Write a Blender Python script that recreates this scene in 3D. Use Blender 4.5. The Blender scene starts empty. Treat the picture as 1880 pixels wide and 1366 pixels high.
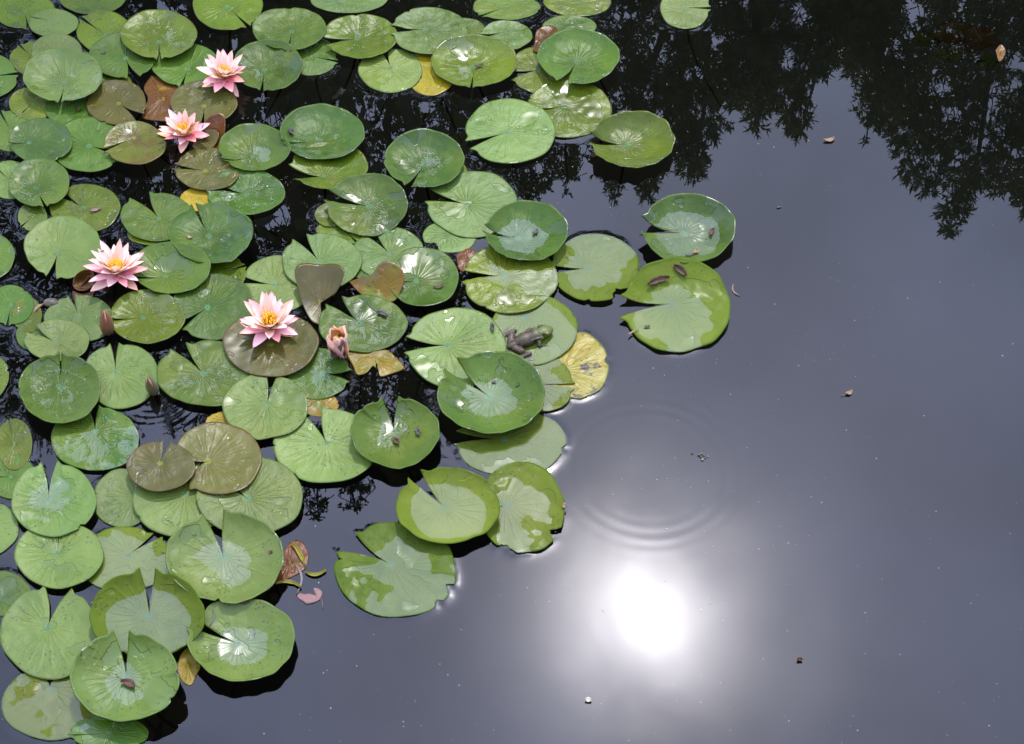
import bpy, math, random
import numpy as np
from mathutils import Vector, noise, Matrix

random.seed(7)
rng = np.random.default_rng(11)
sc = bpy.context.scene
C = sc.collection
R = math.radians

# ------------------------------------------------------------------ camera
H = 2.7                 # camera height above the water, metres
PITCH = R(49.0)         # looking down
TANH = 0.30             # half width of the picture at distance 1
cam_d = bpy.data.cameras.new('camera')
cam_d.sensor_width = 36.0
cam_d.lens = 18.0 / TANH
cam_d.clip_start = 0.05
cam_d.clip_end = 2000.0
cam = bpy.data.objects.new('camera', cam_d)
C.objects.link(cam)
cam.location = (0, 0, H)
cam.rotation_euler = (R(90) - PITCH, 0, 0)
sc.camera = cam
CP, SP = math.cos(PITCH), math.sin(PITCH)

def ray(px, py):
    u = (px - 940.0) / 940.0 * TANH
    v = (683.0 - py) / 940.0 * TANH
    return Vector((u, CP + v * SP, -SP + v * CP))

def at(px, py, z=0.0):
    """where the sight line of a photo pixel meets the level z"""
    d = ray(px, py)
    t = (z - H) / d.z
    return Vector((d.x * t, d.y * t, z))

def mirrored(px, py, D):
    """point at distance D (along y) that the water mirrors at a photo pixel"""
    d = ray(px, py)
    t = D / d.y
    return Vector((d.x * t, D, -H - d.z * t))

def mpp(py):
    """metres per photo pixel, across, on the water at that picture row"""
    return (at(940 + 10, py) - at(940, py)).x / 10.0

# ------------------------------------------------------------------ light
SUN_DIR = ray(1190, 1133)
SUN_DIR = Vector((SUN_DIR.x, SUN_DIR.y, -SUN_DIR.z)).normalized()
sun_el = math.asin(SUN_DIR.z)
sun_az = math.atan2(SUN_DIR.x, SUN_DIR.y)
SUN_STRENGTH = 1.0
EXPOSURE = 2.75
sun_d = bpy.data.lights.new('sun', 'SUN')
sun_d.energy = SUN_STRENGTH
sun_d.angle = R(0.8)
sun_d.color = (1.0, 0.95, 0.88)
sun = bpy.data.objects.new('sun', sun_d)
C.objects.link(sun)
sun.rotation_euler = (-SUN_DIR).to_track_quat('-Z', 'Y').to_euler()
sun.location = (0, 0, 20)

world = bpy.data.worlds.new('World')
sc.world = world
world.use_nodes = True
wn, wl = world.node_tree.nodes, world.node_tree.links
wn.clear()
def N(nodes, t, **kw):
    n = nodes.new(t)
    for k, v in kw.items():
        setattr(n, k, v)
    return n
def math_node(nodes, links, op, a, b=None, clamp=False):
    n = N(nodes, 'ShaderNodeMath', operation=op, use_clamp=clamp)
    for i, x in enumerate((a, b)):
        if x is None: continue
        if isinstance(x, (int, float)): n.inputs[i].default_value = x
        else: links.new(x, n.inputs[i])
    return n.outputs[0]
w_out = N(wn, 'ShaderNodeOutputWorld')
sky = N(wn, 'ShaderNodeTexSky', sky_type='NISHITA')
sky.sun_disc = False
sky.sun_elevation = sun_el
sky.sun_rotation = sun_az
sky.air_density = 1.3
sky.dust_density = 0.6
bg_sky = N(wn, 'ShaderNodeBackground'); bg_sky.inputs[1].default_value = 0.05
wl.new(sky.outputs[0], bg_sky.inputs[0])
# thin bright cloud veil over the whole sky, with the sun's aureole in it
tc = N(wn, 'ShaderNodeTexCoord')
nz = N(wn, 'ShaderNodeTexNoise'); nz.inputs['Scale'].default_value = 6.0
nz.inputs['Detail'].default_value = 4.0; nz.inputs['Roughness'].default_value = 0.5
wl.new(tc.outputs['Generated'], nz.inputs['Vector'])
mr = N(wn, 'ShaderNodeMapRange'); mr.inputs[1].default_value = 0.3; mr.inputs[2].default_value = 0.7
mr.inputs[3].default_value = 0.72; mr.inputs[4].default_value = 1.30
wl.new(nz.outputs['Fac'], mr.inputs[0])
bg_cl = N(wn, 'ShaderNodeBackground'); bg_cl.inputs[0].default_value = (0.395, 0.445, 0.715, 1)
sepw = N(wn, 'ShaderNodeSeparateXYZ'); wl.new(tc.outputs['Generated'], sepw.inputs[0])
elev = N(wn, 'ShaderNodeMapRange')          # overcast: the sky is brightest overhead
for i_, v_ in enumerate((0.6, 0.95, 0.75, 1.75)): elev.inputs[i_ + 1].default_value = v_
wl.new(sepw.outputs[2], elev.inputs[0])
wl.new(math_node(wn, wl, 'MULTIPLY', mr.outputs[0], elev.outputs[0]), bg_cl.inputs[1])
dot = N(wn, 'ShaderNodeVectorMath', operation='DOT_PRODUCT')
nrm = N(wn, 'ShaderNodeVectorMath', operation='NORMALIZE')
wl.new(tc.outputs['Generated'], nrm.inputs[0])
wl.new(nrm.outputs[0], dot.inputs[0]); dot.inputs[1].default_value = SUN_DIR
ang = math_node(wn, wl, 'ARCCOSINE', math_node(wn, wl, 'MINIMUM', dot.outputs['Value'], 1.0))
e1 = math_node(wn, wl, 'EXPONENT', math_node(wn, wl, 'MULTIPLY', ang, -1.0 / R(1.38)))
e2 = math_node(wn, wl, 'EXPONENT', math_node(wn, wl, 'MULTIPLY', ang, -1.0 / R(9.0)))
aur = math_node(wn, wl, 'ADD', math_node(wn, wl, 'MULTIPLY', e1, 25.0), math_node(wn, wl, 'MULTIPLY', e2, 0.09))
nz2 = N(wn, 'ShaderNodeTexNoise'); nz2.inputs['Scale'].default_value = 10.0; nz2.inputs['Detail'].default_value = 3.0; nz2.inputs['Distortion'].default_value = 0.6
wl.new(tc.outputs['Generated'], nz2.inputs['Vector'])
mr2 = N(wn, 'ShaderNodeMapRange'); mr2.inputs[1].default_value = 0.3; mr2.inputs[2].default_value = 0.7; mr2.inputs[3].default_value = 0.62; mr2.inputs[4].default_value = 1.35
wl.new(nz2.outputs['Fac'], mr2.inputs[0])
aur = math_node(wn, wl, 'MULTIPLY', aur, mr2.outputs[0])
bg_au = N(wn, 'ShaderNodeBackground'); bg_au.inputs[0].default_value = (1.0, 0.95, 0.97, 1)
wl.new(aur, bg_au.inputs[1])
a1 = N(wn, 'ShaderNodeAddShader'); a2 = N(wn, 'ShaderNodeAddShader')
wl.new(bg_sky.outputs[0], a1.inputs[0]); wl.new(bg_cl.outputs[0], a1.inputs[1])
wl.new(a1.outputs[0], a2.inputs[0]); wl.new(bg_au.outputs[0], a2.inputs[1])
wl.new(a2.outputs[0], w_out.inputs[0])

sc.view_settings.view_transform = 'Standard'
sc.view_settings.look = 'None'
sc.view_settings.gamma = 1.0
sc.view_settings.use_curve_mapping = False
sc.view_settings.exposure = EXPOSURE
sc.render.engine = 'CYCLES'
sc.cycles.use_denoising = True
sc.cycles.max_bounces = 7
sc.cycles.diffuse_bounces = 3
sc.cycles.glossy_bounces = 4
sc.cycles.transparent_max_bounces = 16
sc.cycles.caustics_reflective = False
sc.cycles.sample_clamp_indirect = 12.0

# ------------------------------------------------------------------ helpers
def link(name, data, parent=None):
    o = bpy.data.objects.new(name, data)
    C.objects.link(o)
    if parent is not None: o.parent = parent
    return o

def tag(o, label=None, cat=None, group=None, kind=None):
    if label: o['label'] = label
    if cat: o['category'] = cat
    if group: o['group'] = group
    if kind: o['kind'] = kind
    return o

def empty(name, loc, label, cat, group=None):
    o = link(name, None)
    o.empty_display_size = 0.02
    o.location = loc
    return tag(o, label, cat, group)

def mesh(name, V, F, mats, smooth=True, attrs=None):
    me = bpy.data.meshes.new(name)
    me.from_pydata([tuple(v) for v in V], [], F)
    for m in (mats if isinstance(mats, (list, tuple)) else [mats]):
        me.materials.append(m)
    if smooth: me.polygons.foreach_set('use_smooth', [True] * len(me.polygons))
    for k, vals in (attrs or {}).items():
        a = me.attributes.new(k, 'FLOAT', 'POINT')
        a.data.foreach_set('value', np.asarray(vals, dtype=np.float32))
    me.update()
    return me

def tube(pts, radii, seg=7, cap=True):
    pts = [Vector(p) for p in pts]
    V, F = [], []
    for i, p in enumerate(pts):
        d = (pts[min(i + 1, len(pts) - 1)] - pts[max(i - 1, 0)]).normalized()
        a = d.orthogonal().normalized(); b = d.cross(a)
        r = radii[i] if isinstance(radii, (list, tuple)) else radii
        for k in range(seg):
            t = 2 * math.pi * k / seg
            V.append(p + a * (r * math.cos(t)) + b * (r * math.sin(t)))
    for i in range(len(pts) - 1):
        for k in range(seg):
            k2 = (k + 1) % seg
            F.append((i * seg + k, i * seg + k2, (i + 1) * seg + k2, (i + 1) * seg + k))
    if cap:
        F.append(tuple(range(seg))[::-1]); n = (len(pts) - 1) * seg
        F.append(tuple(range(n, n + seg)))
    return V, F

def join(parts):
    V, F = [], []
    for v, f in parts:
        o = len(V); V += list(v); F += [tuple(i + o for i in q) for q in f]
    return V, F

# ------------------------------------------------------------------ materials
def new_mat(name):
    m = bpy.data.materials.new(name); m.use_nodes = True
    n, l = m.node_tree.nodes, m.node_tree.links
    n.clear()
    out = N(n, 'ShaderNodeOutputMaterial')
    return m, n, l, out

def mixc(n, l, fac, a, b, mode='MIX'):
    x = N(n, 'ShaderNodeMix', data_type='RGBA', blend_type=mode)
    for sock, v in ((x.inputs[0], fac), (x.inputs[6], a), (x.inputs[7], b)):
        if isinstance(v, (int, float)): sock.default_value = v
        elif isinstance(v, tuple): sock.default_value = (*v, 1)
        else: l.new(v, sock)
    return x.outputs[2]

def ramp(n, l, src, lo, hi, a=0.0, b=1.0, smooth=True):
    x = N(n, 'ShaderNodeMapRange')
    if smooth: x.interpolation_type = 'SMOOTHSTEP'
    l.new(src, x.inputs[0])
    for i, v in enumerate((lo, hi, a, b)): x.inputs[i + 1].default_value = v
    return x.outputs[0]

def noise_tex(n, l, vec, scale, detail=3.0, rough=0.5):
    x = N(n, 'ShaderNodeTexNoise')
    x.inputs['Scale'].default_value = scale; x.inputs['Detail'].default_value = detail
    x.inputs['Roughness'].default_value = rough
    if vec is not None: l.new(vec, x.inputs['Vector'])
    return x.outputs['Fac']

def leaf_mat(name, cA, cB, rim, vein, spot=(0.03, 0.075, 0.025), rough=0.40, wet=0.5, speck=0.9, transl=0.18, blotch=None, blotch_lo=0.55, rimw=0.93, ridge=0.0034, age=(0.055, 0.066, 0.004), spec=0.10):
    m, n, l, out = new_mat(name)
    geo = N(n, 'ShaderNodeNewGeometry')
    oi = N(n, 'ShaderNodeObjectInfo')
    off = N(n, 'ShaderNodeVectorMath', operation='SCALE'); off.inputs[0].default_value = (13.0, 7.0, 5.0)
    l.new(oi.outputs['Random'], off.inputs['Scale'])
    pos = N(n, 'ShaderNodeVectorMath', operation='ADD')
    l.new(geo.outputs['Position'], pos.inputs[0]); l.new(off.outputs[0], pos.inputs[1])
    P = pos.outputs[0]
    pt = N(n, 'ShaderNodeAttribute', attribute_name='pt').outputs['Fac']
    pa = N(n, 'ShaderNodeAttribute', attribute_name='pa').outputs['Fac']
    nA = noise_tex(n, l, P, 9.0, 3.0)
    nB = noise_tex(n, l, P, 38.0, 4.0, 0.6)
    col = mixc(n, l, ramp(n, l, nA, 0.32, 0.68), cA, cB)
    # individual hue and value
    hs = N(n, 'ShaderNodeHueSaturation')
    l.new(ramp(n, l, oi.outputs['Random'], 0, 1, 0.474, 0.513, False), hs.inputs['Hue'])
    rnd2 = math_node(n, l, 'FRACT', math_node(n, l, 'MULTIPLY', oi.outputs['Random'], 17.3))
    l.new(ramp(n, l, rnd2, 0, 1, 0.72, 1.16, False), hs.inputs['Value'])
    l.new(col, hs.inputs['Color'])
    col = hs.outputs['Color']
    # veins: ribs that fork and fade towards the rim
    wob = math_node(n, l, 'MULTIPLY_ADD', nB, 0.22)
    n_ = wob.node; n_.inputs[2].default_value = -0.11
    ang_ = math_node(n, l, 'ADD', pa, wob)
    rib = math_node(n, l, 'SINE', math_node(n, l, 'MULTIPLY', ang_, 23.0))
    ribm = ramp(n, l, rib, 0.25, 1.0)
    fade = math_node(n, l, 'MULTIPLY', ramp(n, l, pt, 0.04, 0.14), ramp(n, l, pt, 0.45, 0.95, 1.0, 0.0))
    ribf = math_node(n, l, 'MULTIPLY', math_node(n, l, 'MULTIPLY', ribm, fade), ramp(n, l, noise_tex(n, l, P, 14.0, 2.0), 0.38, 0.62, 0.12, 1.0))
    col = mixc(n, l, math_node(n, l, 'MULTIPLY', ribf, 0.20), col, vein)
    col = mixc(n, l, ramp(n, l, nB, 0.42, 0.75, 0.0, 0.35), col, cB)
    # yellowing patches and small brown spots of age
    ag = noise_tex(n, l, P, 7.0, 3.0, 0.6)
    col = mixc(n, l, ramp(n, l, ag, 0.52, 0.72, 0.0, 0.45), col, age)
    bs_ = noise_tex(n, l, P, 60.0, 3.0, 0.7)
    col = mixc(n, l, ramp(n, l, bs_, 0.735, 0.77, 0.0, 0.7), col, (0.028, 0.016, 0.005))
    if blotch:
        bl = noise_tex(n, l, P, 26.0, 4.0, 0.65)
        col = mixc(n, l, ramp(n, l, bl, blotch_lo, blotch_lo + 0.09), col, blotch)
    # rim edge
    edge = math_node(n, l, 'ADD', pt, math_node(n, l, 'MULTIPLY', math_node(n, l, 'SUBTRACT', nA, 0.5), 0.10))
    col = mixc(n, l, ramp(n, l, edge, rimw, 1.01, 0.0, 0.8), col, rim)
    # navel spot
    nv = math_node(n, l, 'ADD', pt, math_node(n, l, 'MULTIPLY', math_node(n, l, 'SUBTRACT', nB, 0.5), 0.10))
    col = mixc(n, l, ramp(n, l, nv, 0.05, 0.105, 0.85, 0.0), col, spot)
    # black specks (insects, grit)
    vo = N(n, 'ShaderNodeTexVoronoi'); vo.inputs['Scale'].default_value = 120.0
    l.new(P, vo.inputs['Vector'])
    dens = ramp(n, l, noise_tex(n, l, P, 15.0, 2.0), 0.44, 0.56)
    sp = math_node(n, l, 'MULTIPLY', ramp(n, l, vo.outputs['Distance'], 0.20, 0.29, 1.0, 0.0), dens)
    vs = N(n, 'ShaderNodeSeparateColor'); l.new(vo.outputs['Color'], vs.inputs[0])
    sp = math_node(n, l, 'MULTIPLY', sp, ramp(n, l, vs.outputs[0], 0.45, 0.5))
    col = mixc(n, l, math_node(n, l, 'MULTIPLY', sp, speck), col, (0.025, 0.02, 0.012))
    # wet patches: smooth film, no waxy bloom, deeper green
    nW = noise_tex(n, l, P, 11.0, 3.0, 0.55)
    wm = ramp(n, l, nW, 0.575, 0.59)
    wmask = wm
    wm = math_node(n, l, 'MULTIPLY', wm, wet)
    hw = N(n, 'ShaderNodeHueSaturation'); hw.inputs['Saturation'].default_value = 1.18; hw.inputs['Value'].default_value = 0.66
    l.new(col, hw.inputs['Color'])
    col = mixc(n, l, wm, col, hw.outputs['Color'])
    rg = math_node(n, l, 'MULTIPLY_ADD', wm, -(rough - 0.27) / max(wet, 0.01)); rg.node.inputs[2].default_value = rough
    rg = math_node(n, l, 'ADD', rg, math_node(n, l, 'MULTIPLY', math_node(n, l, 'SUBTRACT', nB, 0.5), 0.12))
    # relief
    bh = math_node(n, l, 'ADD', math_node(n, l, 'MULTIPLY', ribf, 0.55), math_node(n, l, 'MULTIPLY', nB, 0.75))
    bh = math_node(n, l, 'ADD', bh, math_node(n, l, 'MULTIPLY', noise_tex(n, l, P, 120.0, 3.0), 0.14))
    bh = math_node(n, l, 'MULTIPLY', bh, math_node(n, l, 'SUBTRACT', 1.0, math_node(n, l, 'MULTIPLY', wmask, 0.93)))
    bp = N(n, 'ShaderNodeBump'); bp.inputs['Strength'].default_value = 0.75; bp.inputs['Distance'].default_value = ridge
    l.new(bh, bp.inputs['Height'])
    b = N(n, 'ShaderNodeBsdfPrincipled')
    l.new(col, b.inputs['Base Color']); l.new(rg, b.inputs['Roughness']); l.new(bp.outputs[0], b.inputs['Normal'])
    l.new(ramp(n, l, wm, 0.0, 0.6, spec, spec + 0.12, False), b.inputs['Specular IOR Level'])
    tr = N(n, 'ShaderNodeBsdfTranslucent'); l.new(hs.outputs['Color'], tr.inputs[0])
    mx = N(n, 'ShaderNodeMixShader'); mx.inputs[0].default_value = transl
    l.new(b.outputs[0], mx.inputs[1]); l.new(tr.outputs[0], mx.inputs[2])
    l.new(mx.outputs[0], out.inputs[0])
    return m

def plain_mat(name, cA, cB, rough=0.5, scale=60.0, transl=0.0, bump=0.3, dist=0.001, spec=0.4, sss=None):
    m, n, l, out = new_mat(name)
    geo = N(n, 'ShaderNodeNewGeometry')
    f = noise_tex(n, l, geo.outputs['Position'], scale, 4.0, 0.6)
    col = mixc(n, l, ramp(n, l, f, 0.3, 0.7), cA, cB)
    b = N(n, 'ShaderNodeBsdfPrincipled')
    l.new(col, b.inputs['Base Color']); b.inputs['Roughness'].default_value = rough
    b.inputs['Specular IOR Level'].default_value = spec
    bp = N(n, 'ShaderNodeBump'); bp.inputs['Strength'].default_value = bump; bp.inputs['Distance'].default_value = dist
    l.new(f, bp.inputs['Height']); l.new(bp.outputs[0], b.inputs['Normal'])
    if transl:
        tr = N(n, 'ShaderNodeBsdfTranslucent'); l.new(col, tr.inputs[0])
        mx = N(n, 'ShaderNodeMixShader'); mx.inputs[0].default_value = transl
        l.new(b.outputs[0], mx.inputs[1]); l.new(tr.outputs[0], mx.inputs[2]); l.new(mx.outputs[0], out.inputs[0])
    else:
        l.new(b.outputs[0], out.inputs[0])
    return m

LM = {}
LM['green'] = leaf_mat('leaf_green', (0.0199, 0.0429, 0.0025), (0.0326, 0.0610, 0.0048), (0.0238, 0.0450, 0.0025), (0.0496, 0.0793, 0.0106))
LM['pale'] = leaf_mat('leaf_pale_green', (0.0357, 0.0627, 0.0063), (0.0522, 0.0806, 0.0107), (0.0319, 0.0536, 0.0036), (0.0726, 0.0995, 0.0178), spot=(0.0338, 0.0697, 0.0217), rough=0.45, wet=0.3, spec=0.15)
LM['lime'] = leaf_mat('leaf_lime', (0.0321, 0.0501, 0.0013), (0.0461, 0.0671, 0.0035), (0.0349, 0.0447, 0.0018), (0.0576, 0.0805, 0.0101), rough=0.33, wet=0.6, blotch=(0.0411, 0.0380, 0.0018), blotch_lo=0.66)
LM['film'] = leaf_mat('leaf_under_film', (0.0404, 0.0631, 0.0057), (0.0555, 0.0755, 0.0090), (0.0256, 0.0473, 0.0021), (0.0639, 0.0855, 0.0161), spot=(0.0384, 0.0676, 0.0281), rough=0.36, wet=0.15, speck=0.7, age=(0.0504, 0.0676, 0.0064), spec=0.02)
LM['olive'] = leaf_mat('leaf_olive', (0.0349, 0.0331, 0.0027), (0.0468, 0.0432, 0.0063), (0.0357, 0.0212, 0.0015), (0.0581, 0.0552, 0.0101), spot=(0.0713, 0.0750, 0.0015), rough=0.32, wet=0.45, speck=0.8, rimw=0.9, age=(0.0499, 0.0349, 0.0067), spec=0.12, ridge=0.0018)
LM['yellow'] = leaf_mat('leaf_yellow', (0.1206, 0.0867, 0.0027), (0.1520, 0.1095, 0.0067), (0.0894, 0.0593, 0.0045), (0.1609, 0.1278, 0.0135), spot=(0.0983, 0.0913, 0.0067), rough=0.34, wet=0.3, speck=1.0, blotch=(0.0671, 0.0775, 0.0067), blotch_lo=0.60, age=(0.1000, 0.0500, 0.0050))
LM['amber'] = leaf_mat('leaf_amber', (0.0671, 0.0479, 0.0018), (0.0894, 0.0525, 0.0018), (0.0715, 0.0228, 0.0018), (0.0894, 0.0730, 0.0067), spot=(0.0894, 0.0913, 0.0045), rough=0.33, wet=0.4, speck=1.0, blotch=(0.0582, 0.0593, 0.0023), blotch_lo=0.52, age=(0.0500, 0.0280, 0.0040))
LM['scarred'] = leaf_mat('leaf_yellow_scarred', (0.1341, 0.1003, 0.0041), (0.1206, 0.1072, 0.0113), (0.0626, 0.0730, 0.0090), (0.1520, 0.1278, 0.0135), spot=(0.0894, 0.0913, 0.0113), rough=0.33, wet=0.1, speck=1.0, blotch=(0.0220, 0.0160, 0.0100), blotch_lo=0.53, age=(0.0900, 0.0850, 0.0200))
LM['russet'] = leaf_mat('leaf_russet', (0.0447, 0.0146, 0.0023), (0.0582, 0.0228, 0.0031), (0.0626, 0.0205, 0.0027), (0.0671, 0.0273, 0.0045), spot=(0.0536, 0.0228, 0.0045), rough=0.26, wet=0.3, speck=1.0, age=(0.0300, 0.0140, 0.0040))
LM['orange'] = leaf_mat('leaf_orange_brown', (0.0715, 0.0291, 0.0018), (0.0466, 0.0171, 0.0022), (0.0358, 0.0154, 0.0036), (0.0858, 0.0410, 0.0036), spot=(0.0894, 0.0581, 0.0036), rough=0.33, wet=0.4, speck=1.0, blotch=(0.0930, 0.0581, 0.0022), blotch_lo=0.6, age=(0.0240, 0.0112, 0.0040))
LM['olivelime'] = leaf_mat('leaf_olive_lime', (0.0400, 0.0520, 0.0038), (0.0600, 0.0660, 0.0066), (0.0500, 0.0350, 0.0057), (0.0800, 0.0900, 0.0190), spot=(0.0900, 0.1000, 0.0095), rough=0.33, wet=0.5, speck=1.0, blotch=(0.0450, 0.0340, 0.0057), blotch_lo=0.50, age=(0.0500, 0.0360, 0.0050))
UNDER = plain_mat('leaf_underside', (0.0385, 0.0315, 0.0112), (0.0595, 0.0350, 0.0154), rough=0.45, scale=45.0)
UNDER_R = plain_mat('leaf_underside_russet', (0.0605, 0.0248, 0.0088), (0.0715, 0.0330, 0.0110), rough=0.35, scale=45.0)
STEM = plain_mat('stem', (0.16, 0.07, 0.03), (0.10, 0.05, 0.02), rough=0.4, scale=90.0)
TWIG = plain_mat('twig', (0.0150, 0.0100, 0.0065), (0.0300, 0.0200, 0.0110), rough=0.5, scale=200.0)
DEAD = plain_mat('dead_leaf', (0.0260, 0.0120, 0.0056), (0.0520, 0.0260, 0.0120), rough=0.6, spec=0.15, scale=150.0, transl=0.1, bump=0.6)
DEADG = plain_mat('dead_leaf_grey', (0.0200, 0.0168, 0.0160), (0.0440, 0.0360, 0.0340), rough=0.6, spec=0.15, scale=150.0, bump=0.6)
TAN = plain_mat('dry_leaf_tan', (0.1500, 0.0950, 0.0500), (0.1000, 0.0575, 0.0275), rough=0.6, spec=0.15, scale=150.0, transl=0.15, bump=0.5)
PINKL = plain_mat('dry_leaf_pink', (0.0900, 0.0473, 0.0405), (0.1125, 0.0585, 0.0450), rough=0.6, spec=0.15, scale=120.0, transl=0.15)
SPECK = plain_mat('pale_speck', (0.2240, 0.2030, 0.1400), (0.1400, 0.1260, 0.0840), rough=0.4, scale=300.0)

def water_mat(name, bump_strength, tint):
    m, n, l, out = new_mat(name)
    geo = N(n, 'ShaderNodeNewGeometry')
    bpn = None
    if bump_strength:
        mp = N(n, 'ShaderNodeMapping'); mp.inputs['Scale'].default_value = (1, 1, 1)
        l.new(geo.outputs['Position'], mp.inputs['Vector'])
        h = math_node(n, l, 'ADD', noise_tex(n, l, mp.outputs[0], 9.0, 3.0, 0.5),
                      math_node(n, l, 'MULTIPLY', noise_tex(n, l, mp.outputs[0], 45.0, 2.0, 0.5), 0.06))
        bpn = N(n, 'ShaderNodeBump'); bpn.inputs['Strength'].default_value = 1.0
        bpn.inputs['Distance'].default_value = bump_strength
        l.new(h, bpn.inputs['Height'])
    fr = N(n, 'ShaderNodeFresnel')
    ior = math_node(n, l, 'MULTIPLY_ADD', geo.outputs['Backfacing'], 1 / 1.333 - 1.333)
    ior.node.inputs[2].default_value = 1.333
    l.new(ior, fr.inputs['IOR'])
    gl = N(n, 'ShaderNodeBsdfGlossy'); gl.inputs['Roughness'].default_value = 0.0
    if bpn:
        l.new(bpn.outputs[0], gl.inputs['Normal']); l.new(bpn.outputs[0], fr.inputs['Normal'])
    tr = N(n, 'ShaderNodeBsdfTransparent'); tr.inputs[0].default_value = tint
    mx = N(n, 'ShaderNodeMixShader')
    l.new(fr.outputs[0], mx.inputs[0]); l.new(tr.outputs[0], mx.inputs[1]); l.new(gl.outputs[0], mx.inputs[2])
    l.new(mx.outputs[0], out.inputs['Surface'])
    return m
WATER = water_mat('pond_water', 0.00004, (0.16, 0.165, 0.135, 1))
FILM = water_mat('water_film', 0.00004, (0.98, 0.98, 0.97, 1))

# ------------------------------------------------------------------ leaf builder
NOISE_OFF = [0.0]
RIMS = []      # rims near the water level, for the meniscus: list of (k,3) arrays

def catmull(pts, n):
    pts = [np.array(p, float) for p in pts]
    m = len(pts); out = []
    for i in range(n):
        s = i / (n - 1) * (m - 1)
        k = min(int(s), m - 2); f = s - k
        p0 = pts[max(k - 1, 0)]; p1 = pts[k]; p2 = pts[k + 1]; p3 = pts[min(k + 2, m - 1)]
        out.append(0.5 * ((2 * p1) + (-p0 + p2) * f + (2 * p0 - 5 * p1 + 4 * p2 - p3) * f * f + (-p0 + 3 * p1 - 3 * p2 + p3) * f ** 3))
    return out

def blade_mesh(name, rim, navel, prof, mats, ring=20, bump=0.0008, ripple=0.0, fold=0.0, closed=False, seed=0.0, power=2.2, thick=0.0012, veins=0.0003, zmin=0.0009, curve=0.0):
    """rim: list of 3D points round the leaf (lip to lip); navel: 3D point.
    The surface runs from the navel to the rim; heights follow t**power."""
    n = len(rim); ring = max(4, ring)
    V, PT, PA = [], [], []
    nx, ny, nz_ = navel
    mid = n / 2.0
    ts = [0.0] + [((i + 1) / ring) ** 0.85 for i in range(ring)]
    # angular coordinate in plan
    A = np.unwrap([math.atan2(p[1] - ny, p[0] - nx) for p in rim])
    Z = np.zeros((len(ts), n)); sgn = 1.0 if A[-1] > A[0] else -1.0
    for i, t in enumerate(ts):
        for j in range(n):
            x = nx + (rim[j][0] - nx) * t; y = ny + (rim[j][1] - ny) * t
            if not closed and curve:
                e_ = min(j, n - 1 - j) / n
                da = curve * (1 - t) * math.exp(-e_ / 0.05) * (-1 if j < mid else 1) * sgn
                cx_, sx_ = math.cos(da), math.sin(da); dx_, dy_ = x - nx, y - ny
                x, y = nx + dx_ * cx_ - dy_ * sx_, ny + dx_ * sx_ + dy_ * cx_
            z = nz_ + (rim[j][2] - nz_) * (t ** power)
            d = abs(j - mid) / mid
            if fold: z += fold * (min(d, 0.5) - 0.25) * t * (1.0 - 0.6 * t)
            if bump:
                q = Vector((x * 16 + seed, y * 16, seed * 0.7))
                z += bump * 1.8 * noise.noise(q) * min(1.0, t * 3) * (1 - 0.55 * t)
                z += bump * 0.8 * noise.noise(Vector((x * 48, y * 48 + seed, 3.1))) * min(1.0, t * 3)
            if bump:
                z += bump * 0.9 * noise.noise(Vector((x * 9 + seed * 2, y * 9, seed))) * min(1.0, t * 2) * (1 - 0.4 * t)
            if veins:
                z += veins * math.sin(A[j] * (21 + int(seed * 7) % 9) + 1.6 * noise.noise(Vector((A[j] * 3, seed, t * 2)))) * min(1, t * 5) * max(0.0, 1 - t * 1.15)
            if z < zmin: z = zmin
            Z[i, j] = z
            V.append((x, y, z)); PT.append(t); PA.append(A[j])
    F = []
    for i in range(len(ts) - 1):
        for j in range(n if closed else n - 1):
            j2 = (j + 1) % n
            F.append((i * n + j, (i + 1) * n + j, (i + 1) * n + j2, i * n + j2))
    # normals up?
    a = np.array(V[F[n][0]]); b = np.array(V[F[n][1]]); c = np.array(V[F[n][2]])
    if np.cross(b - a, c - b)[2] < 0: F = [f[::-1] for f in F]
    me = mesh(name, V, F, mats, True, {'pt': PT, 'pa': PA})
    return me, V, F, Z, ts

def finish_blade(o, thick):
    s = o.modifiers.new('thickness', 'SOLIDIFY')
    s.thickness = thick; s.offset = -1.0; s.material_offset = 1; s.material_offset_rim = 0
    s.use_rim = True

def puddle_mesh(name, V, F, n, level, wob=0.0):
    """flat water lying in the hollow of a blade: the faces where the blade is lower than the level"""
    zs = np.array([v[2] for v in V])
    keep = [f for f in F if min(zs[i] for i in f) < level]
    if len(keep) < 6: return None
    used = sorted({i for f in keep for i in f}); mp = {i: k for k, i in enumerate(used)}
    VV = []
    for i in used:
        x, y, z = V[i]
        dep = level - z
        men = 0.0002 * math.exp(-max(dep, 0) / 0.0006)
        VV.append((x, y, level + men))
    return mesh(name, VV, [tuple(mp[i] for i in f) for f in keep], FILM)

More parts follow.
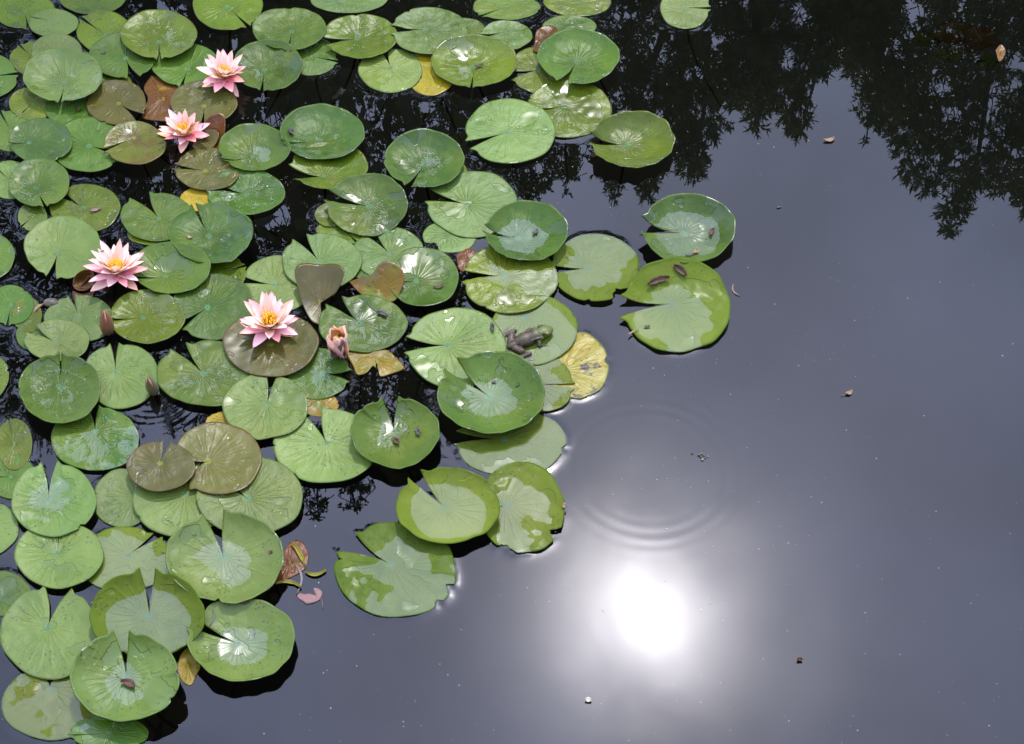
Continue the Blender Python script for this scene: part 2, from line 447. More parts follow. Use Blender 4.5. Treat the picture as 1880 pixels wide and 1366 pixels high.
GROUP = 'lily pads of the raft'
def pad(cx, cy, rx, ry, nav=None, l1=None, l2=None, z=3.0, hf=0.5, hb=1.0, pud=None, mat='green', label='', rot=0.0, wav=0.0, tip=0.06, fold=None, bump=0.9, und=None, bites=(), pw=2.2, point=None, bead=0):
    """one lily pad. Pixels of the photo for outline, navel and the two lips of the notch; z, hf, hb, pud in mm:
    height of the middle, rim height above it at the near and far side, and level of pooled water above the middle."""
    k = len(bpy.data.objects) * 0.37 + cx * 0.013
    rnd = random.Random(int(cx * 7919 + cy * 104729))
    nav = nav or (cx, cy)
    rx *= 1.035; ry *= 1.035
    if max(hf, hb) >= 9 and wav < 0.5: wav = 0.5
    if l1 is None:
        a = rnd.uniform(0, 360); l1 = (nav[0] + rx * math.cos(R(a)), nav[1] - ry * math.sin(R(a))); l2 = (nav[0] + rx * math.cos(R(a + 7)), nav[1] - ry * math.sin(R(a + 7)))
    z *= 1e-3; hf *= 1e-3; hb *= 1e-3
    if hb >= 0.012: hb *= 1.45; hf *= 1.2
    sy = rx / ry
    def ang_of(p): return math.atan2(-(p[1] - nav[1]) * sy, p[0] - nav[0])
    b1, b2 = ang_of(l1), ang_of(l2)
    d = (b2 - b1) % (2 * math.pi)
    if d < math.pi: b1, b2 = b2, b1; d = 2 * math.pi - d       # sweep the long way
    sweep = d
    n = 112
    bites = list(bites)
    if rnd.random() < 0.45:
        for _ in range(rnd.choice((1, 1, 2))):
            ba = rnd.uniform(0, 6.283); bites.append((nav[0] + rx * math.cos(ba), nav[1] - ry * math.sin(ba), rnd.uniform(0.03, 0.08), rnd.uniform(0.03, 0.08)))
    cr, sr = math.cos(R(rot)), math.sin(R(rot))
    ph = [rnd.uniform(0, 6.28) for _ in range(6)]
    rim = []
    wz = max(abs(hf), abs(hb))
    for j in range(n):
        s = j / (n - 1)
        s2 = 0.5 - 0.5 * math.cos(math.pi * s)
        s = 0.82 * s + 0.18 * s2
        a = b1 + sweep * s
        dx, dy = math.cos(a), -math.sin(a) / sy
        # ray from the navel to the outline ellipse
        ox, oy = nav[0] - cx, nav[1] - cy
        ex, ey = (ox * cr - oy * sr) / rx, (ox * sr + oy * cr) / ry
        fx, fy = (dx * cr - dy * sr) / rx, (dx * sr + dy * cr) / ry
        A_, B_, C_ = fx * fx + fy * fy, 2 * (ex * fx + ey * fy), ex * ex + ey * ey - 1
        r_ = (-B_ + math.sqrt(max(B_ * B_ - 4 * A_ * C_, 1e-6))) / (2 * A_)
        r_ *= 1 + 0.012 * math.sin(3 * a + ph[0]) + 0.010 * math.sin(5 * a + ph[1]) + 0.006 * math.sin(9 * a + ph[2])
        if wav: r_ *= 1 + 0.012 * wav * math.sin(13 * a + ph[3])
        e = min(s, 1 - s) * sweep
        r_ *= 1 - 0.04 * math.exp(-((e - 0.16) / 0.10) ** 2)
        r_ *= 1 + tip * math.exp(-(e / 0.07) ** 2)
        if point:      # drawn-out tip on the outline
            pa_ = ang_of(point); dd = (a - pa_ + math.pi) % (2 * math.pi) - math.pi
            r_ *= 1 + 0.055 * math.exp(-(abs(dd) / 0.16) ** 1.2)
        for (bx, by, bw, bd) in bites:
            pa_ = ang_of((bx, by)); dd = (a - pa_ + math.pi) % (2 * math.pi) - math.pi
            r_ *= 1 - bd * max(0.0, 1 - (abs(dd) / bw) ** 2) * (1 + 0.25 * math.sin(40 * a))
        w = 0.5 + 0.5 * math.sin(a)
        h = hf * (1 - w) + hb * w
        h += (0.10 * wz + 0.0004) * math.sin(2 * a + ph[4]) + (0.06 * wz + 0.0002) * math.sin(5 * a + ph[5])
        if wav: h += wav * 0.0013 * math.sin(13 * a + ph[3])
        p = at(nav[0] + dx * r_, nav[1] + dy * r_, z + h)
        rim.append((p.x, p.y, p.z))
    nv = at(nav[0], nav[1], z)
    if fold is None: fold = rnd.uniform(0.003, 0.010)
    if pw == 2.2 and max(hf, hb) > 0.009: pw = 2.9
    if mat == 'film' and bump == 0.9: bump = 2.3
    elif pud is not None and bump == 0.9: bump = 2.0
    mats = [LM[mat], und or (UNDER_R if mat in ('olive', 'amber', 'russet', 'orange') else UNDER)]
    me, V, F, Z, ts = blade_mesh('blade', rim, nv, None, mats, ring=24, bump=bump * 1e-3, fold=fold, seed=k, power=pw, curve=0.42 * (2 * math.pi - sweep), veins=0.0001)
    root = empty('lily_pad', nv, label, 'lily pad', GROUP)
    off = np.array([nv.x, nv.y, nv.z])
    me.vertices.foreach_set('co', (np.array(V) - off).astype(np.float32).ravel())
    o = link('blade', me, root); finish_blade(o, 0.0013)
    if pud is not None:
        V2 = [tuple(np.array(v) - off) for v in V]
        pm = puddle_mesh('puddle', V2, F, n, pud * 1e-3)
        if pm: link('puddle', pm, root)
    if bead: drops(root, [tuple(np.array(v) - off) for v in V], bead, rnd)
    # stalk going down into the dark water
    sx, sy_ = rnd.uniform(-0.14, 0.14), rnd.uniform(-0.05, 0.16)
    pts = [(sx * q ** 1.6, sy_ * q ** 1.6, -0.002 - 0.34 * q) for q in (0, 0.12, 0.3, 0.6, 1.0)]
    v, f = tube(pts, 0.003, 6)
    link('stalk', mesh('stalk', v, f, STEM), root)
    ra = np.array(rim)
    RIMS.append(ra)
    return root

def drops(root, V, count, rnd):
    """beads of water lying on a blade"""
    for _ in range(count):
        v = V[rnd.randrange(len(V) // 6, int(len(V) * 0.93))]
        r = rnd.uniform(0.0013, 0.0032); nu, nv_ = 9, 5
        VV, FF = [], []
        for i in range(nv_ + 1):
            t = 0.5 * math.pi * i / nv_
            for q in range(nu):
                p = 2 * math.pi * q / nu
                VV.append((r * math.cos(t) * math.cos(p), r * math.cos(t) * math.sin(p), r * 0.55 * math.sin(t)))
        for i in range(nv_):
            for q in range(nu): FF.append((i * nu + q, i * nu + (q + 1) % nu, (i + 1) * nu + (q + 1) % nu, (i + 1) * nu + q))
        o = link('water_drop', mesh('water_drop', VV, FF, FILM), root)
        o.location = (v[0], v[1], v[2] + 0.0004)

def odd_leaf(name, label, cat, pts, nav, mat, und=None, closed=False, ring=14, bump=0.8, fold=0.0, n=64, pw=1.4, group=None, thick=0.0012, veins=0.0003, zmin=0.0009):
    """leaf with a hand-traced outline; pts: (px, py, height mm) round the rim, nav: (px, py, mm)"""
    q = [at(p[0], p[1], p[2] * 1e-3) for p in pts]
    if closed: q = q + [q[0]]
    rim = [tuple(p) for p in catmull(q, n)]
    if closed: rim = rim[:-1]
    nv = at(nav[0], nav[1], nav[2] * 1e-3)
    me, V, F, Z, ts = blade_mesh('blade', rim, nv, None, [LM[mat], und or UNDER_R], ring=ring, bump=bump * 1e-3, fold=fold, closed=closed, seed=pts[0][0] * 0.1, power=pw, veins=veins, zmin=zmin)
    root = empty(name, nv, label, cat, group)
    me.vertices.foreach_set('co', (np.array(V) - np.array(nv)).astype(np.float32).ravel())
    o = link('blade', me, root); finish_blade(o, thick)
    return root

# ------------------------------------------------------------------ ground, pond bed and water
def pond_depth(x, y):
    d = math.sqrt(((x - 0.3) / 6.2) ** 2 + ((y - 3.3) / 3.9) ** 2)
    return d
def build_ground():
    xs = np.concatenate([[-400, -150, -60, -30, -18], np.linspace(-12, 12, 61), [18, 30, 60, 150, 400]])
    ys = np.concatenate([[-400, -150, -60, -25, -12], np.linspace(-6, 14, 51), [20, 35, 70, 160, 400]])
    V, F = [], []
    for y in ys:
        for x in xs:
            d = pond_depth(x, y)
            z = -0.55 + 0.95 * min(1.0, max(0.0, (d - 0.86) / 0.3)) ** 0.8
            z += 0.05 * noise.noise(Vector((x * 0.7, y * 0.7, 1.0)))
            if d > 1.15: z += min(0.5, (d - 1.15) * 0.5)
            V.append((x, y, z))
    n = len(xs)
    for j in range(len(ys) - 1):
        for i in range(n - 1):
            F.append((j * n + i, j * n + i + 1, (j + 1) * n + i + 1, (j + 1) * n + i))
    m, nn, l, out = new_mat('earth')
    geo = N(nn, 'ShaderNodeNewGeometry')
    f = noise_tex(nn, l, geo.outputs['Position'], 3.0, 6.0, 0.6)
    sp = N(nn, 'ShaderNodeSeparateXYZ'); l.new(geo.outputs['Position'], sp.inputs[0])
    grass = mixc(nn, l, ramp(nn, l, f, 0.3, 0.7), (0.045, 0.07, 0.018), (0.08, 0.075, 0.035))
    silt = mixc(nn, l, ramp(nn, l, f, 0.3, 0.7), (0.020, 0.018, 0.013), (0.038, 0.034, 0.024))
    col = mixc(nn, l, ramp(nn, l, sp.outputs[2], 0.02, 0.14), silt, grass)
    b = N(nn, 'ShaderNodeBsdfPrincipled'); l.new(col, b.inputs['Base Color']); b.inputs['Roughness'].default_value = 0.9
    l.new(b.outputs[0], out.inputs[0])
    tag(link('ground', mesh('ground', V, F, m)), kind='structure')
build_ground()

WX = np.concatenate([[-9, -6, -4, -2.6, -2.0], np.linspace(-1.62, 1.62, 649), [2.0, 2.6, 4, 6, 9]])
WY = np.concatenate([[-2, 0, 0.8, 1.15], np.linspace(1.34, 3.86, 505), [4.1, 4.6, 5.5, 7, 9]])
def build_water():
    nx, ny = len(WX), len(WY)
    gx, gy = np.meshgrid(WX, WY)
    co = np.zeros((nx * ny + 4, 3), np.float32)
    co[:nx * ny, 0] = gx.ravel(); co[:nx * ny, 1] = gy.ravel()
    B = nx * ny
    co[B] = (WX[0], WY[0], -1.3); co[B + 1] = (WX[-1], WY[0], -1.3); co[B + 2] = (WX[-1], WY[-1], -1.3); co[B + 3] = (WX[0], WY[-1], -1.3)
    i, j = np.meshgrid(np.arange(nx - 1), np.arange(ny - 1))
    a = (j * nx + i).ravel()
    quads = np.stack([a, a + 1, a + nx + 1, a + nx], 1)
    loops = quads.ravel().tolist()
    starts = list(range(0, len(loops), 4)); tot = [4] * len(starts)
    def add(f):
        starts.append(len(loops)); loops.extend(f); tot.append(len(f))
    fr = [k for k in range(nx)]; ba = [(ny - 1) * nx + k for k in range(nx)]
    le = [k * nx for k in range(ny)]; ri = [k * nx + nx - 1 for k in range(ny)]
    add([B, B + 1] + fr[::-1])                 # near side
    add([B + 2, B + 3] + ba)                   # far side
    add([B + 3, B] + le)
    add([B + 1, B + 2] + ri[::-1])
    add([B, B + 3, B + 2, B + 1])
    me = bpy.data.meshes.new('water')
    me.vertices.add(len(co)); me.vertices.foreach_set('co', co.ravel())
    me.loops.add(len(loops)); me.loops.foreach_set('vertex_index', loops)
    me.polygons.add(len(starts)); me.polygons.foreach_set('loop_start', starts); me.polygons.foreach_set('loop_total', tot)
    sm = [True] * (len(starts) - 5) + [False] * 5
    me.polygons.foreach_set('use_smooth', sm)
    me.materials.append(WATER)
    me.update(calc_edges=True); me.validate()
    o = tag(link('water', me), kind='structure')
    return o
water = build_water()

def raise_water():
    """meniscus along leaf rims that touch the surface, ripple rings and a slow swell"""
    me = water.data
    nx, ny = len(WX), len(WY)
    z = np.zeros((ny, nx))
    for ra in RIMS + EXTRA_RIMS:
        x0, x1 = ra[:, 0].min() - 0.03, ra[:, 0].max() + 0.03
        y0, y1 = ra[:, 1].min() - 0.03, ra[:, 1].max() + 0.03
        ix = np.where((WX > x0) & (WX < x1))[0]; iy = np.where((WY > y0) & (WY < y1))[0]
        if len(ix) < 2 or len(iy) < 2: continue
        gx, gy = np.meshgrid(WX[ix], WY[iy])
        d2 = (gx[..., None] - ra[:, 0]) ** 2 + (gy[..., None] - ra[:, 1]) ** 2
        k = d2.argmin(-1); d = np.sqrt(np.take_along_axis(d2, k[..., None], -1)[..., 0])
        rz = ra[k, 2]
        w = np.exp(-((rz - 0.001) / 0.0045) ** 2) * np.clip(0.5 + rz / 0.004, 0.0, 1.0)
        h = 0.0014 * w * np.exp(-d / 0.0065)
        sub = z[np.ix_(iy, ix)]
        z[np.ix_(iy, ix)] = np.maximum(sub, h)
    gx, gy = np.meshgrid(WX, WY)
    def rings(px, py, r0, width, amp, lam):
        c = at(px, py)
        r = np.sqrt((gx - c.x) ** 2 + (gy - c.y) ** 2)
        return amp * np.sin((r - r0) / lam * 2 * np.pi) * np.exp(-((r - r0) / width) ** 2)
    z += rings(1190, 862, 0.165, 0.035, 0.000022, 0.030)
    z += rings(283, 722, 0.05, 0.05, 0.00006, 0.016)
    z += rings(1395, 62, 0.05, 0.06, 0.00004, 0.012)
    z += rings(840, 800, 0.06, 0.05, 0.00007, 0.02)
    co = np.zeros(len(me.vertices) * 3, np.float32); me.vertices.foreach_get('co', co)
    co = co.reshape(-1, 3); co[:nx * ny, 2] = z.ravel()
    me.vertices.foreach_set('co', co.ravel()); me.update()
EXTRA_RIMS = []

# ------------------------------------------------------------------ trees on the far bank, seen mirrored in the water
def tree_leaf_mat(name, a, b):
    m, n, l, out = new_mat(name)
    geo = N(n, 'ShaderNodeNewGeometry')
    f = noise_tex(n, l, geo.outputs['Position'], 2.2, 3.0)
    rp = geo.outputs['Random Per Island']
    col = mixc(n, l, f, a, b)
    hs = N(n, 'ShaderNodeHueSaturation'); l.new(col, hs.inputs['Color'])
    l.new(ramp(n, l, rp, 0, 1, 0.65, 1.3, False), hs.inputs['Value'])
    bs = N(n, 'ShaderNodeBsdfPrincipled'); l.new(hs.outputs[0], bs.inputs['Base Color']); bs.inputs['Roughness'].default_value = 0.5
    tr = N(n, 'ShaderNodeBsdfTranslucent'); l.new(hs.outputs[0], tr.inputs[0])
    mx = N(n, 'ShaderNodeMixShader'); mx.inputs[0].default_value = 0.55
    l.new(bs.outputs[0], mx.inputs[1]); l.new(tr.outputs[0], mx.inputs[2]); l.new(mx.outputs[0], out.inputs[0])
    return m
TL = tree_leaf_mat('tree_leaf', (0.088, 0.125, 0.044), (0.115, 0.15, 0.055))
TLR = tree_leaf_mat('tree_leaf_dark', (0.070, 0.095, 0.036), (0.09, 0.115, 0.042))
BARK = plain_mat('bark', (0.06, 0.045, 0.032), (0.11, 0.085, 0.06), rough=0.9, scale=14.0, bump=0.8, dist=0.02)

def leaves_from(P, D, L, W, g):
    """P points, D directions (unit): rhombic folded leaves"""
    n = len(P)
    up = g.normal(size=(n, 3)); side = np.cross(D, up); side /= np.linalg.norm(side, axis=1)[:, None] + 1e-9
    L = L * g.uniform(0.7, 1.25, n)[:, None]; W = W * g.uniform(0.75, 1.2, n)[:, None]
    a = P; b = P + D * L * 0.45 + side * W * 0.5; c = P + D * L; d = P + D * L * 0.45 - side * W * 0.5
    return np.stack([a, b, c, d], 1).reshape(-1, 3)

def crown_object(pts, mat, parent):
    n = len(pts) // 4
    me = bpy.data.meshes.new('crown')
    me.vertices.add(n * 4); me.vertices.foreach_set('co', pts.astype(np.float32).ravel())
    me.loops.add(n * 4); me.loops.foreach_set('vertex_index', np.arange(n * 4, dtype=np.int32))
    me.polygons.add(n); me.polygons.foreach_set('loop_start', np.arange(0, n * 4, 4, dtype=np.int32)); me.polygons.foreach_set('loop_total', np.full(n, 4, np.int32))
    me.materials.append(mat); me.update(calc_edges=True)
    return link('crown', me, parent)

def tree(label, base, outline, mat, D0, leaf=(0.055, 0.016), count=1000, seed=1, low=2.0, top=-160, gap=0.30, tuft=15.0):
    """outline: (pixel x, pixel y) line along which the mirrored crown ends; foliage fills the crown from there back to the
    trunk, in a belt about two metres deep round the distance D0. tuft is the reach of one leafy twig in pixels."""
    g = np.random.default_rng(seed)
    root = empty('tree', (base[0], base[1], 0.25), label, 'tree', 'trees on the far bank mirrored in the water')
    off = np.array([base[0], base[1], 0.25])
    ox = np.array([p[0] for p in outline], float); oy = np.array([p[1] for p in outline], float)
    limbs, allp = [], []
    fork = Vector((base[0], base[1], 2.3))
    limbs.append(tube([(base[0], base[1], 0.05), (base[0] + .04, base[1], 1.1), tuple(fork)], [0.17, 0.13, 0.11], 10))
    tips = [k for k in range(1, len(ox) - 1) if oy[k] > oy[k - 1] and oy[k] >= oy[k + 1]]
    axes = []
    for k in tips:
        D = D0 + g.uniform(-0.5, 0.5)
        tip = mirrored(ox[k], oy[k] - 8, D)
        f0 = Vector((fork.x * 0.5 + tip.x * 0.5, D0, 2.6 + 0.25 * (tip.z - 2.6)))
        pts = [fork, f0, f0.lerp(tip, 0.45) + Vector((g.normal() * .08, 0, 0)), f0.lerp(tip, 0.75), tip]
        limbs.append(tube(pts, [0.075, 0.05, 0.034, 0.018, 0.004], 6))
    # leafy twigs inside the mirrored outline
    want = count; C_ = []
    while len(C_) < want:
        x = g.uniform(ox[0], ox[-1]); yt = np.interp(x, ox, oy)
        y = top + (yt - tuft * 0.75 - top) * g.uniform(0, 1) ** 0.8
        # gaps where the sky shows through, wider towards the crown's end
        nv = noise.noise(Vector((x / 46.0, y / 46.0, seed))) + 0.6 * noise.noise(Vector((x / 17.0, y / 17.0, seed + 9)))
        if nv > gap: continue
        C_.append((x, y, D0 + g.normal() * 0.55))
    P0 = np.array([mirrored(*c) for c in C_])
    nt = len(P0)
    per = np.array([(mirrored(c[0] + tuft, c[1], c[2]) - mirrored(*c)).x for c in C_])
    tl = per * g.uniform(0.7, 1.35, nt)
    th = g.uniform(0, 2 * math.pi, nt)
    dr = np.stack([np.cos(th) * 0.8, np.sin(th) * 0.8, g.uniform(-0.15, 1.25, nt)], 1)
    dr /= np.linalg.norm(dr, axis=1)[:, None]
    m = 12
    for k in range(m):
        f = (k + 0.7) / m
        p = P0 + dr * (tl * f)[:, None]
        ld = dr * 0.75 + g.normal(size=(nt, 3)) * 0.5 + np.array([0, 0, 0.15])
        ld /= np.linalg.norm(ld, axis=1)[:, None]
        allp.append(leaves_from(p, ld, leaf[0], leaf[1], g))
    for k in range(0, nt, 3):
        limbs.append(tube([Vector(P0[k] - dr[k] * 0.12 - np.array([0, 0, .1])), Vector(P0[k]), Vector(P0[k] + dr[k] * tl[k])], [0.005, 0.004, 0.0018], 3, cap=False))
    # lower crown, below what the picture mirrors
    nl = 2600
    xs = g.uniform(ox[0] - 60, ox[-1] + 60, nl)
    wx = np.array([mirrored(x, top, D0).x for x in xs])
    ztop = mirrored(ox.mean(), top, D0).z
    Pl = np.stack([wx, D0 + g.normal(size=nl) * 0.8, g.uniform(low, ztop - 1.6, nl)], 1)
    Dl = g.normal(size=(nl, 3)); Dl /= np.linalg.norm(Dl, axis=1)[:, None]
    allp.append(leaves_from(Pl, Dl, 0.22, 0.09, g))
    V, F = join(limbs)
    link('trunk', mesh('trunk', [np.array(v) - off for v in V], F, BARK), root)
    crown_object(np.concatenate(allp) - off, mat, root)
    return root

tree('broad dark tree mirrored between the pads around the pink flower beside the russet rolled leaf', (-3.4, 9.6),
    [(-120, 700), (-40, 860), (10, 800), (60, 870), (95, 790), (140, 900), (180, 810), (225, 870), (262, 780)], TLR, 9.4, leaf=(0.05, 0.022), count=3600, seed=3, gap=0.12)
tree('dark rounded tree mirrored between the pads around the flower on the olive pad', (-2.0, 10.0),
    [(235, 740), (270, 800), (300, 745), (345, 880), (385, 790), (430, 850), (470, 700), (520, 780), (560, 640), (600, 700), (640, 560)], TLR, 9.9, leaf=(0.05, 0.022), count=4600, seed=5, gap=0.12)
tree('tall tree whose fine round-leaved tufts are mirrored highest, beside the heart-shaped pads', (-1.1, 9.2),
    [(520, 800), (545, 900), (556, 945), (585, 965), (602, 925), (612, 880), (628, 935), (650, 948), (676, 920), (690, 850), (705, 882), (716, 860), (740, 800), (765, 780), (810, 800), (832, 826), (850, 800), (862, 700)], TLR, 8.9, leaf=(0.030, 0.019), count=2600, seed=8, top=420, gap=0.10, tuft=13.0)
tree('leafy tree mirrored between the raft and the lone pad with wavy near rim', (0.15, 10.6),
    [(560, 520), (640, 560), (720, 620), (780, 560), (800, 600), (850, 470), (880, 500), (915, 372), (945, 392), (975, 398), (1000, 350), (1022, 340), (1040, 366), (1062, 340), (1072, 290), (1090, 200)], TL, 10.6, leaf=(0.042, 0.019), count=4600, seed=13, gap=0.26, tuft=14.0)
tree('willow-leaved tree mirrored around and beyond the lone pad with the wavy near rim', (1.7, 10.8),
    [(1040, 190), (1080, 250), (1105, 330), (1122, 386), (1140, 345), (1160, 320), (1172, 345), (1190, 384), (1206, 350), (1222, 295), (1240, 290), (1252, 318), (1272, 352), (1292, 320), (1300, 270), (1312, 258), (1330, 240), (1346, 216), (1358, 215), (1372, 232), (1386, 248), (1398, 236), (1410, 205), (1425, 180)], TL, 10.8, leaf=(0.064, 0.017), count=3600, seed=21, gap=0.22)
tree('willow-leaved tree with two slim tops mirrored beside the tan floating leaf', (3.0, 11.2),
    [(1380, 150), (1410, 200), (1440, 232), (1468, 266), (1484, 232), (1492, 205), (1478, 160), (1500, 140), (1524, 146), (1540, 90), (1560, 150), (1575, 205), (1588, 272), (1604, 240), (1625, 236), (1640, 190)], TL, 11.2, leaf=(0.064, 0.017), count=2300, seed=34, gap=0.24)
tree('willow-leaved tree with the longest mirrored top, farthest from the raft of pads', (4.5, 11.0),
    [(1560, 120), (1600, 190), (1630, 252), (1645, 275), (1660, 320), (1680, 350), (1705, 366), (1722, 390), (1738, 440), (1754, 436), (1770, 402), (1790, 358), (1812, 345), (1830, 368), (1850, 345), (1880, 420), (1930, 380), (1990, 300)], TL, 11.0, leaf=(0.064, 0.017), count=4200, seed=55, gap=0.22)

def sky_blocker():  # unseen foliage added behind the camera: darkens pad rims, cuts sky fill
    g = np.random.default_rng(77)
    n = 26000
    a = g.uniform(math.pi * 1.06, math.pi * 1.94, n)
    r = g.uniform(7.0, 10.5, n); z = g.uniform(0.6, 1.0, n) * 7.0 * g.uniform(0.05, 1, n) ** 0.6
    Pp = np.stack([r * np.cos(a), -1.5 + r * np.sin(a), z], 1)
    D_ = g.normal(size=(n, 3)); D_ /= np.linalg.norm(D_, axis=1)[:, None]
    pts = leaves_from(Pp, D_, 0.42, 0.26, g)
    o = crown_object(pts, TL, None)
    o.name = 'blocker'
    tag(o, 'leafy wood added behind the camera, unseen, to cut sky fill', 'blocker', kind='stuff')
sky_blocker()

# ------------------------------------------------------------------ lily pads
P = pad
# rows farthest from the camera, from the bank side of the raft to its open-water edge
P(45, 20, 55, 32, mat='lime', z=2, label='yellow-green pad in the outermost corner of the raft, half hidden by others')
P(98, 42, 44, 25, nav=(100, 38), mat='pale', z=9, label='small speckled pad behind the two stacked pads by the olive-grey pad')
P(62, 108, 42, 30, mat='lime', z=1, label='pad almost hidden under the big folded heart pad near the olive-grey pad')
P(104, 98, 45, 37, mat='pale', z=12, hb=5, hf=1, label='pale pad tucked under the big heart pad with a green triangular wet spot')
P(115, 137, 71, 47, nav=(119, 152), l1=(110, 178), l2=(114, 177), z=22, hf=10, hb=14, pud=1.5, mat='pale', wav=0.3, label='big heart pad with a green triangular wet spot and narrow closed notch', point=(90, 184))
P(190, 58, 48, 38, nav=(195, 65), mat='lime', z=4, hb=2, label='yellowish pad with rusty blotches between the far heart pad and its neighbours')
P(190, 160, 52, 36, mat='lime', z=1, label='bright green pad mostly covered, between the big heart pad and the olive-grey pad')
P(226, 101, 60, 41, nav=(231, 107), l1=(233, 138), l2=(249, 130), z=11, hf=1, hb=5, mat='green', label='green pad with a wide notch towards dark water, under the far heart pad')
P(291, 62, 67, 44, nav=(292, 78), l1=(289, 100), l2=(295, 99), z=20, hf=8, hb=10, pud=1.6, mat='lime', wav=0.4, label='far heart pad with wet star-shaped middle and tight notch')
P(340, 118, 60, 39, nav=(344, 127), l1=(331, 156), l2=(338, 156), z=6, hf=2, hb=6, mat='green', label='plain green pad beside the pink flower that leans over dark water')
P(418, 12, 62, 42, mat='lime', z=8, label='pad at the far rim of the raft above the flower leaning over dark water')
P(492, 119, 62, 46, nav=(485, 128), l1=(478, 163), l2=(484, 163), z=8, hf=3, hb=13, pud=2.4, mat='green', label='pad with raised far rim and wet middle touching the flower over dark water')
P(531, 52, 66, 38, nav=(536, 58), l1=(527, 87), l2=(533, 87), z=16, hf=6, hb=6, mat='green', pud=1.5, label='pad with short notch overlapping a dull small pad at the far rim')
P(572, 104, 46, 34, mat='pale', z=2, hf=0, hb=1, label='dull speckled small pad with thin white water line, under its neighbours')
P(662, 66, 66, 39, nav=(655, 71), l1=(600, 69), l2=(603, 82), z=14, hf=5, hb=7, pud=2.5, mat='lime', wav=0.3, label='wet pad with notch pointing along the raft, next to the round ribbed pad')
P(717, 129, 57, 39, nav=(717, 124), l1=(697, 95), l2=(714, 91), z=2.5, hf=0, hb=1, mat='pale', label='round ribbed flat pad beside the bright yellow leaf')
P(788, 56, 67, 42, nav=(780, 54), l1=(726, 60), l2=(736, 48), z=15, hf=4, hb=7, mat='pale', pud=2, label='pad lying over the bright yellow leaf, with a brown split')
P(792, 132, 44, 42, nav=(790, 118), z=1.5, hf=0, hb=0, mat='yellow', label='bright yellow dying pad wedged between green pads')
P(870, 111, 77, 47, nav=(870, 122), l1=(864, 155), l2=(868, 155), z=10, hf=5, hb=14, pud=3.0, mat='lime', fold=0.012, label='glossy pad with ribbed half and brown scrap at its navel')
P(850, 55, 40, 22, mat='green', z=3, label='dark green pad end showing behind the glossy half-ribbed pad')
P(929, 65, 46, 27, nav=(928, 58), l1=(890, 62), l2=(893, 68), z=7, hf=2, hb=3, pud=1.8, mat='pale', label='narrow wet pad with shining water, behind the pad with brown scrap')
P(993, 128, 57, 42, nav=(988, 129), l1=(941, 130), l2=(939, 146), z=3, hf=0, hb=1, mat='lime', label='pad half hidden under the deeply ribbed pad, notch open to dark water')
P(1045, 50, 48, 22, mat='green', z=4, label='thin strip of pad showing behind the deeply ribbed pad')
P(1062, 103, 72, 50, nav=(1059, 114), l1=(1025, 146), l2=(1046, 146), z=18, hf=8, hb=16, pud=2.6, mat='green', wav=0.5, fold=0.014, label='deeply ribbed pad with curled rim at the open-water side of the raft')
P(1044, 200, 76, 52, nav=(1037, 195), l1=(975, 198), l2=(975, 208), z=3, hf=0.5, hb=8, pud=2.2, mat='lime', label='wet pad with broad film of water and navel jewel, under two pads')
P(937, 241, 80, 58, nav=(930, 243), l1=(866, 257), l2=(879, 266), z=8, hf=0, hb=2, bead=20, mat='pale', label='flat oval pad dotted with water drops, ringed by a thin water line')
P(1162, 255, 75, 50, nav=(1150, 265), l1=(1087, 243), l2=(1088, 262), z=6, hf=17, hb=20, pud=2.0, bead=8, mat='lime', wav=1.3, label='lone pad with wavy near rim raised over its dark reflection')
P(1258, 14, 44, 38, mat='pale', z=2, label='pad just beyond the mirrored willow-leaved trees, alone on open water')
# second belt
P(60, 190, 42, 30, mat='lime', z=2, label='yellow-green pad speckled black under the big heart pad')
P(138, 196, 54, 36, nav=(125, 183), l1=(100, 165), l2=(108, 160), z=6, hf=1, hb=3, mat='green', label='green pad creased along its middle, beneath the olive-grey pad')
P(214, 188, 53, 40, nav=(218, 190), l1=(258, 206), l2=(248, 220), z=14, hf=2, hb=4, mat='olive', label='olive-grey pad with purple sheen beside the sunken orange leaf')
P(374, 187, 60, 39, nav=(375, 195), l1=(368, 226), l2=(376, 226), z=9, hf=1, hb=6, mat='olive', label='dark olive pad between the two far flowers')
P(75, 258, 56, 40, nav=(52, 262), l1=(20, 262), l2=(20, 266), z=16, hf=2, hb=8, mat='green', fold=0.016, label='folded green pad resting on the pad with a straight crease')
P(160, 266, 64, 49, nav=(164, 268), l1=(214, 272), l2=(202, 287), z=8, hf=1, hb=6, mat='green', label='broad green pad under the olive-yellow folded pad')
P(248, 263, 55, 39, nav=(245, 253), l1=(193, 279), l2=(196, 271), z=17, hf=4, hb=6, mat='olivelime', fold=0.02, label='olive-yellow folded pad with brown freckled near half')
P(381, 310, 58, 38, nav=(377, 314), l1=(330, 303), l2=(325, 310), z=11, hf=1, hb=4, mat='olive', label='dark olive pad with pale sky sheen below the cupped brown leaf')
P(467, 270, 63, 42, nav=(464, 288), l1=(407, 290), l2=(407, 294), z=12, hf=6, hb=14, pud=2.6, mat='green', label='hooded pad with deep green wet pool beside the cupped brown leaf')
P(591, 242, 75, 49, nav=(586, 258), l1=(518, 257), l2=(518, 261), z=12, hf=9, hb=16, pud=3.2, mat='green', wav=0.4, label='large hooded pad with purple scrap, stacked over a yellow-green pad')
P(604, 304, 69, 42, nav=(594, 325), l1=(540, 306), l2=(545, 328), z=4, hf=6, hb=10, mat='lime', wav=0.3, label='yellow-green pad with brown spots directly under the large hooded pad')
P(779, 291, 71, 52, nav=(778, 303), l1=(752, 331), l2=(762, 331), z=10, hf=9, hb=16, pud=2.6, mat='green', wav=0.6, label='pad with wavy rim and brown stain near its bright green navel, alone in dark water')
